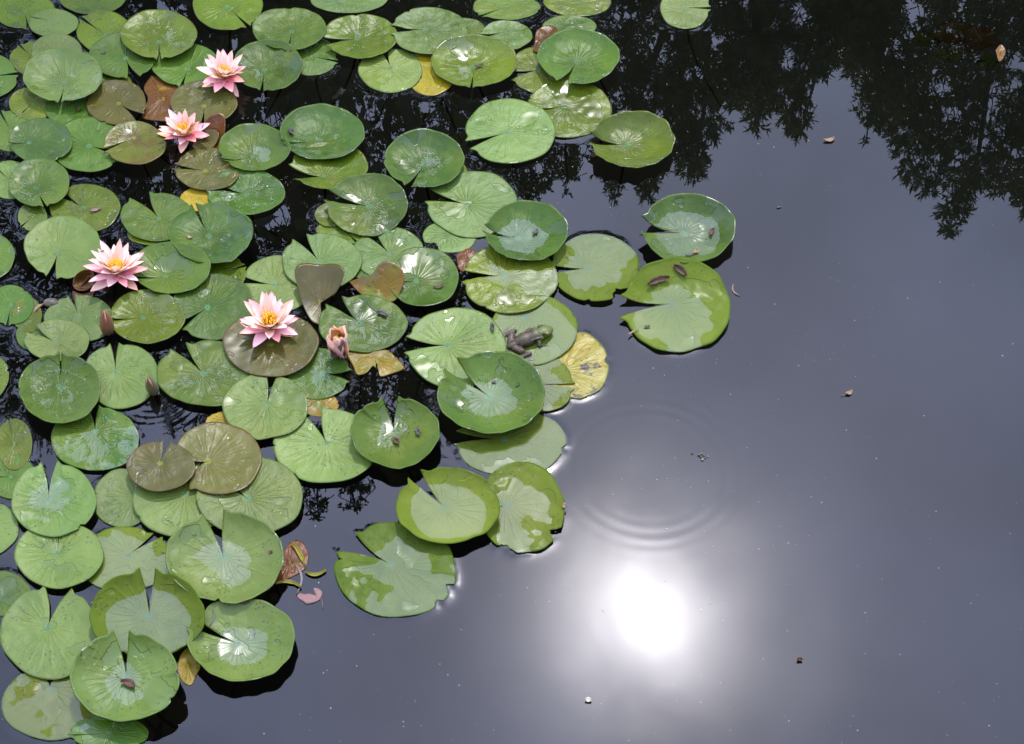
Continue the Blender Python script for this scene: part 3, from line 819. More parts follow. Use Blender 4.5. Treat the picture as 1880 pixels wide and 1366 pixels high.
P(826, 320, 32, 29, mat='lime', z=3, label='small pad end under the wavy pad with bright green navel')
P(72, 335, 55, 43, nav=(65, 345), z=12, hf=3, hb=8, pud=2.2, mat='green', label='pad with bubbly wet streak, below the folded pad with straight crease')
P(156, 382, 63, 43, nav=(153, 381), l1=(121, 352), l2=(112, 366), z=2.5, hf=0, hb=1, pud=None, mat='lime', label='yellow-green pad carrying a pinkish brown flake')
P(450, 352, 70, 41, nav=(453, 357), l1=(379, 348), l2=(392, 330), z=4, hf=4, hb=8, pud=1.8, mat='green', label='ribbed pad with brown near rim under the dark olive pads')
P(60, 398, 26, 26, mat='pale', z=2, label='small pad between the pinkish-flake pad and the large heart pad by the flower')
P(365, 366, 34, 22, mat='yellow', z=1, label='yellow pad scrap between the notched pair of green pads')
P(288, 398, 65, 43, nav=(292, 401), l1=(249, 371), l2=(277, 359), z=6, hf=2, hb=3, mat='green', label='pad with wide open notch, tucked under the pad with a tan crumb')
P(285, 428, 50, 22, mat='lime', z=1.5, label='sliver of bright pad between the wide-notched pad and the hooded pad by the flower')
P(387, 427, 75, 53, nav=(383, 433), l1=(358, 386), l2=(363, 384), z=18, hf=12, hb=12, pud=3.0, mat='green', point=(425, 480), fold=0.016, label='large raised pad with pointed near tip and a tan crumb')
P(674, 375, 72, 56, nav=(678, 379), l1=(614, 353), l2=(607, 369), z=8, hf=0.5, hb=14, pud=2.0, mat='green', label='pad with hooded far side and black split near its rim')
P(607, 394, 28, 22, mat='lime', z=3, label='small wet pad end poking out beside the pad with the black split')
P(632, 424, 50, 24, mat='lime', z=1, label='bright green pad sliver below the pad with the black split')
P(868, 375, 81, 59, nav=(856, 375), l1=(799, 351), l2=(790, 370), z=4, hf=0, hb=2, mat='pale', label='flat pad with round wet spot under the crumpled pad with a grey flake')
P(967, 423, 74, 53, nav=(949, 438), l1=(900, 417), l2=(896, 425), z=17, hf=11, hb=19, pud=4.6, mat='green', wav=0.7, point=(995, 475), label='crumpled raised pad holding a pool and a grey flake')
P(826, 434, 48, 29, nav=(822, 428), z=1.5, hf=0, hb=0, mat='pale', label='small torn pad beside a sunken brown leaf', bites=((790, 455, 0.35, 0.3),))
P(1264, 418, 83, 62, nav=(1254, 428), l1=(1190, 402), l2=(1181, 426), z=5, hf=17, hb=21, pud=8.5, mat='green', wav=0.4, label='raised pad on open water holding a pool, a brown seed leaf and a tan petal')
P(1092, 491, 78, 60, nav=(1078, 493), l1=(1017, 487), l2=(1021, 503), z=2, hf=7, hb=1.5, pud=2.8, mat='film', bites=((1146, 545, 0.20, 0.16),), label='flooded pad with torn corner, next to the crumpled raised pad')
P(1242, 560, 97, 84, nav=(1231, 558), l1=(1166, 547), l2=(1160, 577), z=3.0, hf=-0.8, hb=20, pud=2.8, mat='film', label='largest pad on open water, sinking at its near side, with two curled brown leaves')
# middle belt
P(115, 453, 68, 56, nav=(106, 463), l1=(85, 507), l2=(104, 505), z=10, hf=2, hb=9, mat='pale', label='large round heart pad beside the flower with the russet rolled leaf')
P(314, 491, 70, 46, nav=(303, 508), l1=(245, 506), l2=(246, 512), z=14, hf=5, hb=14, mat='green', pw=1.7, label='domed smooth pad touching the flower beside the russet leaf')
P(405, 500, 46, 32, mat='lime', z=5, hb=3, label='yellow-green pad behind the domed smooth pad')
P(391, 562, 72, 60, nav=(380, 565), l1=(328, 591), l2=(339, 601), z=7, hf=0, hb=6, mat='green', label='broad two-tone pad creased through its middle, beside the olive flower pad')
P(270, 581, 66, 48, nav=(262, 583), l1=(203, 584), l2=(204, 589), z=9, hf=6, hb=6, pud=2.8, mat='lime', wav=0.3, label='dripping wet yellow-green pad beside the reddish closed bud')
P(146, 585, 62, 42, nav=(143, 577), l1=(129, 551), l2=(139, 546), z=4, hf=0, hb=1, mat='pale', label='pale pad whose notch points at the russet rolled leaf')
P(50, 578, 26, 32, mat='lime', z=2, label='narrow pad edge near the curled sunken stub')
P(60, 615, 30, 27, mat='green', z=3, label='dark green pad edge under the pale rippled pad')
P(105, 625, 58, 37, nav=(101, 628), l1=(52, 612), l2=(70, 600), z=9, hf=1, hb=3, mat='pale', label='pale rippled pad overlapping the one notched towards the russet leaf')
P(508, 522, 64, 50, nav=(503, 523), l1=(450, 508), l2=(446, 521), z=3, hf=0, hb=1, mat='pale', label='pale flat pad behind the flower that sits on an olive pad')
P(590, 480, 71, 50, nav=(586, 480), l1=(546, 446), l2=(566, 437), z=8, hf=1, hb=3, mat='pale', label='ribbed pad behind the upright folded leaf')
P(713, 465, 63, 47, nav=(715, 466), l1=(673, 435), l2=(693, 429), z=3, hf=0, hb=1, mat='pale', label='dull pad notched away from the olive-yellow curled leaf')
P(665, 480, 30, 30, mat='green', z=2, label='dark green pad glimpsed between the upright folded leaf and the curled leaf')
P(777, 508, 63, 53, nav=(763, 517), l1=(714, 513), l2=(714, 519), z=11, hf=7, hb=8, mat='green', label='cupped pad with a brown pod, behind the olive-yellow curled leaf')
P(665, 594, 79, 51, nav=(660, 593), l1=(607, 563), l2=(631, 550), z=6, hf=2, hb=3, pud=1.6, mat='green', label='deep green pad with a dark tailed pod beside the opening bud')
P(936, 511, 84, 63, nav=(924, 506), l1=(850, 497), l2=(852, 517), z=9, hf=1, hb=4, pud=1.2, mat='lime', label='large glistening pad just behind the frog')
P(838, 639, 89, 72, nav=(821, 634), l1=(750, 619), l2=(747, 646), z=8, hf=0.5, hb=5, mat='pale', label='large flat pad beside the frog with navel dimple and long notch')
P(980, 605, 78, 62, nav=(962, 580), l1=(950, 545), l2=(957, 544), z=5.6, hf=0.2, hb=6, pud=2.4, bump=0.3, fold=0.0, mat='film', label='smooth flooded pad on which the frog sits')
P(1000, 706, 51, 49, nav=(985, 705), z=3.4, hf=0.3, hb=0, pud=1.2, bump=0.5, mat='film', label='flooded pad between the frog pad and the scarred yellow pad')
P(1060, 671, 57, 58, nav=(1030, 680), l1=(1004, 690), l2=(1004, 696), z=1.3, hf=1.5, hb=0.3, fold=0.001, bump=0.3, wav=0.4, mat='scarred', label='big yellow pad scarred brown beside the frog')
P(497, 631, 85, 58, nav=(497, 632), l1=(480, 572), l2=(486, 572), z=17, hf=1, hb=3, mat='olive', label='round olive pad on which an open pink flower rests')
P(585, 686, 56, 45, nav=(593, 686), l1=(643, 679), l2=(642, 701), z=4, hf=0.5, hb=3, pud=2.2, mat='green', label='small wet pad with rippled pool below the opening bud')
P(380, 686, 90, 58, nav=(373, 686), l1=(322, 648), l2=(344, 635), z=9, hf=3, hb=2, pud=1.5, mat='green', wav=0.4, label='ribbed pad with sharp open notch beside the green closed bud')
P(222, 690, 68, 57, nav=(212, 684), l1=(203, 633), l2=(218, 632), z=5, hf=1, hb=2, mat='pale', label='smooth pad with straight notch touching the green closed bud')
P(110, 713, 73, 61, nav=(108, 708), l1=(109, 656), l2=(112, 656), z=18, hf=11, hb=15, pud=6.0, mat='green', wav=0.5, label='raised pad with tight straight notch and yellow-green pool')
P(487, 745, 76, 58, nav=(491, 740), l1=(489, 689), l2=(509, 690), z=11, hf=3, hb=3, mat='pale', point=(475, 802), label='smooth pad with straight midrib below the olive flower pad')
P(725, 793, 79, 61, nav=(723, 790), l1=(702, 732), l2=(731, 728), z=9, hf=19, hb=18, pud=3.0, mat='green', wav=0.6, point=(733, 856), label='cupped heart-shaped pad with brown bits, its dark reflection below')
P(597, 818, 92, 67, nav=(599, 813), l1=(555, 760), l2=(592, 752), z=6, hf=5, hb=2, mat='pale', label='broad ribbed pad with wide notch under the cupped heart-shaped pad')
P(902, 720, 96, 73, nav=(899, 729), l1=(858, 680), l2=(845, 695), z=18, hf=13, hb=20, pud=3.0, mat='green', wav=0.6, label='big cupped pad with blue-green navel in front of the frog')
P(938, 813, 98, 60, nav=(925, 806), l1=(836, 791), l2=(844, 814), z=2.0, hf=-0.2, hb=0.6, pud=1.2, bump=0.6, fold=0.002, mat='film', bites=((1030, 822, 0.10, 0.05),), label='flat flooded pad shaded by the big cupped pad')
P(175, 806, 78, 57, nav=(175, 790), l1=(161, 749), l2=(181, 745), z=5, hf=2, hb=4, pud=2.4, mat='green', label='wet pad with notch and irregular film below the raised yellow-green-pool pad')
P(26, 815, 32, 46, mat='lime', z=3, label='small pad edge beside the wet pad with irregular film')
P(98, 917, 75, 66, nav=(89, 915), l1=(76, 849), l2=(104, 851), z=12, hf=4, hb=4, mat='pale', pud=1.0, label='speckled pad with deep notch and blue-green navel near the olive pair')
P(225, 915, 52, 53, nav=(250, 912), l1=(275, 905), l2=(275, 912), z=3, hf=1, hb=2, mat='pale', label='smooth pad half under the pale pad beneath the olive pair')
P(330, 916, 85, 67, nav=(339, 908), l1=(367, 852), l2=(374, 855), z=10, hf=1, hb=2, mat='pale', label='large pale pad beneath the small olive pad')
P(295, 856, 61, 44, nav=(294, 850), l1=(300, 812), l2=(312, 814), z=28, hf=1, hb=2, mat='olive', label='small purplish-olive pad of the overlapping olive pair')
P(398, 842, 81, 64, nav=(380, 847), l1=(315, 820), l2=(352, 892), z=20, hf=1, hb=2, mat='olive', label='larger grey-olive pad of the overlapping olive pair')
P(458, 910, 95, 71, nav=(453, 915), l1=(370, 888), l2=(425, 855), z=14, hf=1, hb=3, mat='pale', label='large ribbed pad lying under the grey-olive pad, sharp lip raised')
# nearest belt
P(822, 928, 92, 67, nav=(815, 930), l1=(760, 885), l2=(779, 874), z=12, hf=12, hb=17, pud=8.5, mat='film', wav=0.5, label='pad with flooded bowl and blue-green navel over two flooded pads')
P(958, 932, 76, 82, nav=(928, 928), l1=(880, 935), l2=(880, 945), z=2.2, hf=2, hb=10, pud=2.0, mat='film', bites=((1010, 975, 0.10, 0.16), (930, 1015, 0.22, 0.10)), label='tattered flooded pad with shining water line under the flooded-bowl pad')
P(727, 1046, 108, 85, nav=(715, 1035), l1=(659, 984), l2=(632, 1016), z=2.6, hf=-0.6, hb=5, pud=1.2, mat='film', bites=((822, 1078, 0.09, 0.12), (795, 1100, 0.06, 0.10)), label='large sinking pad with nibbled edge, outermost on open water below the flooded bowl')
P(413, 1022, 105, 80, nav=(410, 1023), l1=(377, 952), l2=(410, 944), z=20, hf=13, hb=18, pud=2.4, mat='pale', wav=0.5, point=(430, 1102), label='big raised pad with wide notch beside the sunken brown leaf')
P(230, 1027, 85, 57, nav=(236, 1018), l1=(274, 986), l2=(302, 984), z=2, hf=1, hb=2, pud=1.6, mat='film', label='pad filmed with water between the big raised pads, notch towards the pale pads')
P(108, 1018, 79, 59, nav=(105, 1015), l1=(109, 960), l2=(113, 960), z=9, hf=4, hb=3, mat='pale', label='fan-ribbed pad beneath the speckled pad with deep notch')
P(270, 1127, 102, 77, nav=(274, 1131), l1=(258, 1049), l2=(284, 1051), z=14, hf=6, hb=24, pud=10.0, mat='film', label='deep bowl-shaped pad flooded in its middle')
P(92, 1162, 88, 82, nav=(88, 1151), l1=(82, 1078), l2=(129, 1084), z=6, hf=3, hb=4, mat='pale', label='strongly ribbed pad with very wide notch beside the flooded bowl-shaped pad')
P(229, 1242, 96, 79, nav=(232, 1240), l1=(210, 1162), l2=(236, 1161), z=26, hf=14, hb=22, pud=2.5, mat='pale', wav=0.5, label='heart pad carrying a curled brown dead leaf')
P(443, 1173, 95, 74, nav=(439, 1182), l1=(372, 1140), l2=(358, 1156), z=8, hf=19, hb=14, pud=2.6, mat='pale', wav=0.6, label='raised pad with a dark stick and a strong reflection, beside the yellow scrap')
P(95, 1292, 88, 66, nav=(92, 1262), l1=(60, 1235), l2=(120, 1232), z=2, hf=0.5, hb=1, pud=1.6, mat='film', label='flooded pad under the heart pad with the dead leaf')
P(585, 742, 36, 22, mat='amber', z=1.5, hf=0, hb=0, label='amber sunken pad showing below the small wet pad')
P(415, 775, 36, 20, mat='yellow', z=1, label='yellow pad tip between the smooth midrib pad and the grey-olive pad')
# a few that run out of the picture
P(-30, 470, 55, 45, mat='green', z=5, hb=6, label='pad on the side away from open water, beside the large round heart pad')
P(-35, 690, 50, 45, mat='green', z=4, hb=5, label='pad on the side away from open water, beside the raised pool pad')
P(-28, 970, 60, 50, mat='pale', z=3, label='pad on the side away from open water, beside the speckled notched pad')
P(5, 1090, 50, 40, mat='green', z=1, label='pad on the side away from open water, beside the fan-ribbed pad')
P(200, 1345, 70, 30, mat='green', z=3, label='pad half hidden beneath the heart pad with the dead leaf')
P(-20, 140, 50, 40, mat='green', z=4, label='pad on the side away from open water, beside the big heart pad')
P(170, -5, 60, 30, mat='green', z=6, label='pad at the outermost far rim beyond the rusty-blotched pad')
P(640, -5, 70, 28, mat='pale', z=5, label='pad at the outermost far rim beyond the wet sideways-notched pad')
P(930, 12, 60, 24, mat='green', z=2, label='pad at the outermost far rim beyond the narrow wet pad')
P(1060, 5, 60, 24, mat='lime', z=2, label='pad at the outermost far rim beyond the deeply ribbed pad')
P(20, 240, 46, 36, mat='green', z=1, label='pad half under the folded pad with the straight crease, away from open water')
P(18, 330, 40, 34, mat='pale', z=2, label='pad beside the bubbly wet streak pad, away from open water')
P(20, 560, 40, 36, mat='green', z=2, label='small pad lying next to the curled sunken stub')
P(150, 130, 46, 34, mat='green', z=1, label='pad filling the gap between the big heart pad and the wide-notched green pad')
P(20, 875, 44, 40, mat='green', z=2, label='pad peeping out behind the speckled deep-notched pad')

# ------------------------------------------------------------------ leaves that are folded, rolled, torn or sunken
odd_leaf('folded_leaf', 'upright folded leaf, olive with bluish middle, behind the flower on the olive pad', 'leaf',
    [(592, 598, 4), (572, 590, 6), (556, 560, 14), (546, 525, 30), (541, 500, 40), (548, 486, 46), (566, 482, 44), (588, 485, 40), (612, 484, 42), (628, 490, 42), (632, 502, 38), (626, 522, 26), (616, 540, 14), (604, 548, 8)], (588, 556, 8), 'olive', fold=0.016, pw=1.25)
odd_leaf('curled_leaf', 'olive-yellow leaf curled like a cup with rust-coloured lip', 'leaf',
    [(641, 517, 14), (652, 530, 10), (672, 545, 9), (702, 553, 9), (724, 552, 12), (735, 535, 20), (742, 512, 32), (738, 494, 40), (722, 482, 44), (706, 480, 44), (694, 488, 40), (682, 503, 30), (660, 510, 22)], (694, 534, 12), 'amber', fold=0.0, pw=1.5, closed=True)
odd_leaf('cupped_leaf', 'dark brown leaf folded upright beside the far flower', 'leaf',
    [(362, 272, 10), (366, 255, 22), (372, 232, 38), (384, 214, 46), (402, 208, 48), (412, 215, 44), (413, 235, 34), (410, 258, 18), (404, 274, 10), (385, 280, 6)], (384, 262, 7), 'russet', pw=1.6, closed=True)
odd_leaf('cupped_leaf', 'small olive lobe in the fold of the dark brown upright leaf', 'leaf',
    [(353, 268, 20), (360, 250, 26), (372, 240, 28), (390, 238, 28), (402, 246, 26), (396, 264, 18), (384, 274, 14), (362, 276, 14)], (376, 258, 16), 'olive', pw=1.6, closed=True)
odd_leaf('rolled_leaf', 'russet leaf rolled up in the water beside the pink flower', 'leaf',
    [(134, 524, 6), (136, 510, 16), (147, 499, 24), (160, 495, 28), (169, 498, 26), (173, 510, 18), (172, 522, 10), (162, 531, 6), (150, 534, 5), (140, 532, 5)], (152, 516, 3), 'russet', pw=2.0, closed=True)
odd_leaf('rolled_leaf', 'inner russet flap standing inside the rolled leaf by the flower', 'leaf',
    [(146, 529, 7), (156, 516, 16), (166, 505, 24), (170, 512, 20), (172, 521, 14), (162, 529, 8)], (160, 520, 9), 'russet', closed=True)
odd_leaf('sunken_leaf', 'russet leaf hanging down under water below the rolled leaf', 'leaf',
    [(133, 534, 1), (150, 540, 2), (172, 536, 2), (168, 546, 1.5), (148, 550, 1.5), (140, 560, 1), (136, 550, 1)], (150, 543, 1.2), 'russet', closed=True)
odd_leaf('torn_leaf', 'amber torn leaf with slit and pale spot below the opening bud', 'leaf',
    [(690, 676, 4), (684, 672, 5), (672, 685, 4), (655, 688, 3), (648, 672, 4), (636, 648, 6), (660, 643, 7), (690, 644, 8), (712, 643, 8), (728, 658, 7), (742, 676, 6), (720, 686, 3), (700, 692, 3), (696, 684, 4)], (690, 662, 5), 'amber', fold=0.006)
odd_leaf('sunken_leaf', 'orange-brown rotting leaf awash between the olive pads and the far flower', 'leaf',
    [(278, 138, 1.2), (300, 142, 2), (330, 148, 2), (338, 170, 2), (336, 200, 1.5), (318, 220, 1.2), (290, 222, 1.2), (262, 216, 1.2), (264, 198, 2), (272, 182, 2.5), (264, 160, 2)], (300, 182, 2.0), 'orange', closed=True, bump=1.6)
odd_leaf('sunken_leaf', 'dark brown leaf awash beside the small torn pad', 'leaf',
    [(838, 470, 1.2), (860, 456, 1.2), (880, 470, 1.4), (868, 486, 1.4), (852, 498, 1.4), (842, 492, 1.2)], (858, 476, 1.4), 'russet', closed=True)
odd_leaf('brown_leaf', 'shrivelled brown leaf lying between the narrow wet pad and deeply ribbed pad', 'leaf',
    [(978, 92, 10), (982, 76, 14), (984, 60, 16), (996, 48, 18), (1014, 46, 18), (1024, 54, 20), (1010, 66, 19), (998, 80, 16), (988, 94, 12)], (998, 66, 15), 'russet', closed=True, bump=3.0)
odd_leaf('sunken_leaf', 'thin brown leaf awash beside the big raised pad with wide notch', 'leaf',
    [(498, 1066, 1.2), (508, 1040, 1.6), (522, 1010, 2), (538, 993, 2), (556, 996, 1.6), (566, 1020, 1.5), (560, 1044, 1.5), (530, 1062, 1.4), (510, 1068, 1.2)], (532, 1030, 1.6), 'orange', closed=True)
odd_leaf('yellow_leaf', 'torn yellow leaf scrap beside the raised pad with the stick', 'leaf',
    [(330, 1204, 3), (346, 1188, 4), (362, 1206, 3), (368, 1222, 2.5), (360, 1240, 2), (350, 1258, 1.5), (334, 1250, 1.5), (326, 1228, 2)], (346, 1222, 3), 'yellow', closed=True, bump=1.5)
odd_leaf('orange_leaf', 'orange leaf floating far from the raft beneath the mirrored trees', 'leaf',
    [(1828, 92, 4), (1838, 82, 6), (1846, 92, 5), (1842, 106, 3), (1834, 112, 2)], (1836, 97, 2), 'orange', closed=True)

# ------------------------------------------------------------------ flowers and buds
def petal_mat(name, base, tipc, pale, transl=0.28, rough=0.45):
    m, n, l, out = new_mat(name)
    ps = N(n, 'ShaderNodeAttribute', attribute_name='ps').outputs['Fac']
    pw_ = N(n, 'ShaderNodeAttribute', attribute_name='pw').outputs['Fac']
    oi = N(n, 'ShaderNodeObjectInfo')
    col = mixc(n, l, ramp(n, l, ps, 0.05, 0.95), base, tipc)
    st = N(n, 'ShaderNodeTexNoise'); st.noise_dimensions = '2D'
    cx = N(n, 'ShaderNodeCombineXYZ'); l.new(math_node(n, l, 'MULTIPLY', pw_, 9.0), cx.inputs[0]); l.new(ps, cx.inputs[1])
    l.new(cx.outputs[0], st.inputs['Vector']); st.inputs['Scale'].default_value = 2.0
    col = mixc(n, l, ramp(n, l, st.outputs['Fac'], 0.35, 0.75, 0.0, 0.45), col, pale)
    hs = N(n, 'ShaderNodeHueSaturation'); l.new(col, hs.inputs['Color'])
    l.new(ramp(n, l, oi.outputs['Random'], 0, 1, 0.75, 1.2, False), hs.inputs['Saturation'])
    b = N(n, 'ShaderNodeBsdfPrincipled'); l.new(hs.outputs[0], b.inputs['Base Color']); b.inputs['Roughness'].default_value = rough
    b.inputs['Specular IOR Level'].default_value = 0.3
    tr = N(n, 'ShaderNodeBsdfTranslucent'); l.new(hs.outputs[0], tr.inputs[0])
    mx = N(n, 'ShaderNodeMixShader'); mx.inputs[0].default_value = transl
    l.new(b.outputs[0], mx.inputs[1]); l.new(tr.outputs[0], mx.inputs[2]); l.new(mx.outputs[0], out.inputs[0])
    return m
PET = [petal_mat('petal_inner', (0.70, 0.50, 0.15), (0.70, 0.56, 0.33), (0.72, 0.58, 0.30)),
       petal_mat('petal_middle', (0.62, 0.28, 0.19), (0.64, 0.43, 0.33), (0.65, 0.47, 0.35)),
       petal_mat('petal_outer', (0.54, 0.13, 0.14), (0.60, 0.28, 0.25), (0.60, 0.31, 0.27)),
       petal_mat('sepal', (0.42, 0.15, 0.10), (0.42, 0.21, 0.13), (0.44, 0.25, 0.16), transl=0.15)]
BUDPET = petal_mat('petal_bud', (0.480, 0.110, 0.170), (0.600, 0.350, 0.220), (0.540, 0.220, 0.200))
SEPAL_G = petal_mat('sepal_green', (0.05, 0.055, 0.012), (0.075, 0.045, 0.016), (0.07, 0.06, 0.02), transl=0.05, rough=0.35)
SEPAL_R = petal_mat('sepal_red', (0.075, 0.042, 0.016), (0.12, 0.045, 0.022), (0.10, 0.05, 0.02), transl=0.05, rough=0.35)
STAM = plain_mat('stamen', (0.60, 0.36, 0.01), (0.62, 0.27, 0.008), rough=0.5, scale=400.0, transl=0.15)
INNER_OR = petal_mat('petal_bud_inner', (0.660, 0.320, 0.060), (0.640, 0.340, 0.120), (0.660, 0.380, 0.160))

def petal_mesh(name, L, W, e0, e1, cup, mat, r0=0.004, ns=12, nw=6, blunt=0.8):
    """petal running outwards along +x; elevation bends from e0 (foot) to e1 (tip)"""
    V, F, S, Wd = [], [], [], []
    x, zc = r0, 0.0
    for i in range(ns + 1):
        s = i / ns
        e = R(e0 + (e1 - e0) * s)
        if i: x += L / ns * math.cos(e); zc += L / ns * math.sin(e)
        w = W * 0.5 * (math.sin(math.pi * min(1, 0.10 + 0.90 * s ** blunt)) ** 0.75) * (1 - 0.02 * s)
        if i == ns: w = 0.0004
        nxv, nzv = -math.sin(e), math.cos(e)
        for k in range(nw + 1):
            q = 2 * k / nw - 1
            c = cup * q * q * W * (0.4 + 0.6 * math.sin(math.pi * s))
            V.append((x + nxv * c, q * w, zc + nzv * c)); S.append(s); Wd.append(q)
    for i in range(ns):
        for k in range(nw):
            a = i * (nw + 1) + k
            F.append((a, a + nw + 1, a + nw + 2, a + 1))
    return mesh(name, V, F, mat, True, {'ps': S, 'pw': Wd})

def ring(root, name, me, count, phase, jit, rnd, up=0.0, lift=0.0):
    for k in range(count):
        o = link(name, me, root)
        o.rotation_euler = (rnd.uniform(-jit, jit) * 1.6, rnd.uniform(-jit, jit) * 1.5 + up, phase + 2 * math.pi * k / count + rnd.uniform(-jit, jit) * 0.7)
        s = rnd.uniform(0.86, 1.07); o.scale = (s, s * rnd.uniform(0.92, 1.08), s)
        o.location = (0, 0, lift)

def stamens(root, r, h, count, seed, lean=0.35):
    rnd = random.Random(seed); parts = []
    for i in range(count):
        a = rnd.uniform(0, 6.283); q = math.sqrt(rnd.uniform(0.02, 1))
        b = (r * 0.45 * q * math.cos(a), r * 0.45 * q * math.sin(a), 0.002)
        hh = h * rnd.uniform(0.75, 1.1) * (1 - 0.25 * q)
        t = (r * q * math.cos(a), r * q * math.sin(a), hh)
        m_ = ((b[0] + t[0]) / 2 * 1.25, (b[1] + t[1]) / 2 * 1.25, hh * 0.55)
        parts.append(tube([b, m_, t], [0.0010, 0.0011, 0.0007], 4))
    V, F = join(parts)
    o = link('stamens', mesh('stamens', V, F, STAM), root)
    o['kind'] = 'stuff'

def flower(px, py, wpx, label, z=0.03, seed=1, spin=0.0, tilt=(0, 0), stalk=True, opn=0.0, cnt=8):
    rnd = random.Random(seed)
    base = at(px, py, z)
    S = wpx * mpp(py) * 0.5              # radius
    root = empty('water_lily_flower', base, label, 'flower', 'open pink water lily flowers')
    root.rotation_euler = (tilt[0], tilt[1], spin)
    ring(root, 'sepal', petal_mesh('sepal', S * 1.02, S * 0.46, -14, 2, 0.10, PET[3]), 4, 0.4, 0.10, rnd, lift=-0.004)
    ring(root, 'petal', petal_mesh('petal_outer', S * 1.0, S * 0.42, 6 - opn, 14 - opn, 0.14, PET[2]), cnt, 0.0, 0.10, rnd)
    ring(root, 'petal', petal_mesh('petal_mid', S * 1.04, S * 0.37, 34 - opn, 40 - opn * 1.5, 0.16, PET[1]), cnt, 0.39, 0.09, rnd, lift=0.002)
    ring(root, 'petal', petal_mesh('petal_mid2', S * 0.98, S * 0.32, 50 - opn, 58 - opn, 0.18, PET[1]), cnt - 1, 0.1, 0.08, rnd, lift=0.003)
    ring(root, 'petal', petal_mesh('petal_inner', S * 0.56, S * 0.24, 46, 58, 0.2, PET[0], r0=0.008), 8, 0.5, 0.07, rnd, lift=0.004)
    stamens(root, S * 0.31, S * 0.52, 170, seed)
    if stalk:
        pts = [(0, 0, -0.002), (0.004, 0.003, -z), (0.01, 0.02, -z - 0.12), (0.0, 0.06, -z - 0.3)]
        v, f = tube(pts, 0.004, 7); link('stalk', mesh('stalk', v, f, STEM), root)
    return root
flower(411, 140, 92, 'pink flower leaning over dark water between two plain green pads', z=0.030, seed=2, spin=0.3, tilt=(0.16, 0.10), opn=-6, cnt=9)
flower(340, 246, 92, 'pink flower beside the dark brown upright folded leaf', z=0.026, seed=5, spin=1.1, tilt=(0.02, -0.12), opn=-8, cnt=9)
flower(214, 500, 112, 'pink flower mirrored in dark water beside the russet rolled leaf', z=0.030, seed=9, spin=2.0, tilt=(0.12, 0.03), opn=1, cnt=10)
flower(495, 599, 118, 'pink flower resting on the round olive pad', z=0.028, seed=14, spin=0.9, tilt=(0.14, -0.06), opn=-2, cnt=9)

def opening_bud():
    rnd = random.Random(4)
    base = at(625, 652, 0.006); S = 0.084
    root = empty('water_lily_bud', base, 'half-open pink bud with orange middle beside the deep green pad', 'flower bud')
    root.rotation_euler = (0.05, -0.06, 0.5)
    ring(root, 'sepal', petal_mesh('sepal', S * 0.80, S * 0.54, 64, 94, 0.26, SEPAL_R, r0=0.006), 4, 0.5, 0.04, rnd)
    ring(root, 'petal', petal_mesh('petal', S * 0.98, S * 0.58, 62, 92, 0.26, BUDPET, r0=0.004), 6, 0.1, 0.05, rnd)
    ring(root, 'petal', petal_mesh('petal_in', S * 0.92, S * 0.50, 66, 88, 0.26, INNER_OR, r0=0.002), 6, 0.6, 0.05, rnd)
    stamens(root, 0.013, 0.062, 70, 3)
    v, f = tube([(0, 0, 0.002), (0.003, 0.004, -0.02), (0.01, 0.03, -0.25)], 0.0045, 7)
    link('stalk', mesh('stalk', v, f, STEM), root)
opening_bud()

def closed_bud(px, py, hpx, label, mat, seed, z=0.004, lean=(0, 0)):
    rnd = random.Random(seed)
    base = at(px, py, z)
    h = hpx * mpp(py) / math.cos(PITCH) * 0.92
    root = empty('water_lily_bud', base, label, 'flower bud')
    root.rotation_euler = (lean[0], lean[1], rnd.uniform(0, 3))
    def spindle(name, a0, a1, r_, mat_, z0=0.0, ridge=0.0):
        V, F, S, Wd = [], [], [], []
        ns, nw = 14, 7
        for i in range(ns + 1):
            s = i / ns
            rad = r_ * (math.sin(math.pi * (0.12 + 0.88 * s ** 0.72)) ** 0.85) + 0.0004
            half = 1.0 - 0.55 * max(0, s - 0.6) / 0.4
            for k in range(nw + 1):
                q = 2 * k / nw - 1
                a = (a0 + a1) / 2 + (a1 - a0) / 2 * q * half
                rr = rad * (1 + ridge * (1 - q * q))
                V.append((rr * math.cos(a), rr * math.sin(a), z0 + h * s)); S.append(s); Wd.append(q)
        for i in range(ns):
            for k in range(nw):
                b = i * (nw + 1) + k; F.append((b, b + 1, b + nw + 2, b + nw + 1))
        return mesh(name, V, F, mat_, True, {'ps': S, 'pw': Wd})
    w = h * 0.20
    core = spindle('petals', 0, 2 * math.pi, w * 0.92, BUDPET)
    link('petal_core', core, root)
    for k in range(4):
        a = k * math.pi / 2
        link('sepal', spindle('sepal', a + 0.05, a + math.pi / 2 - 0.02, w, mat, ridge=0.06), root)
    v, f = tube([(0, 0, 0.004), (0.001, 0.002, -0.02), (0.01, 0.03, -0.25)], 0.0042, 7)
    link('stalk', mesh('stalk', v, f, STEM), root)
closed_bud(199, 612, 44, 'reddish closed bud beside the dripping wet pad', SEPAL_R, 5, lean=(0.05, 0.03))
closed_bud(284, 722, 38, 'green closed bud ringed by ripples', SEPAL_G, 8, lean=(0.02, -0.12))

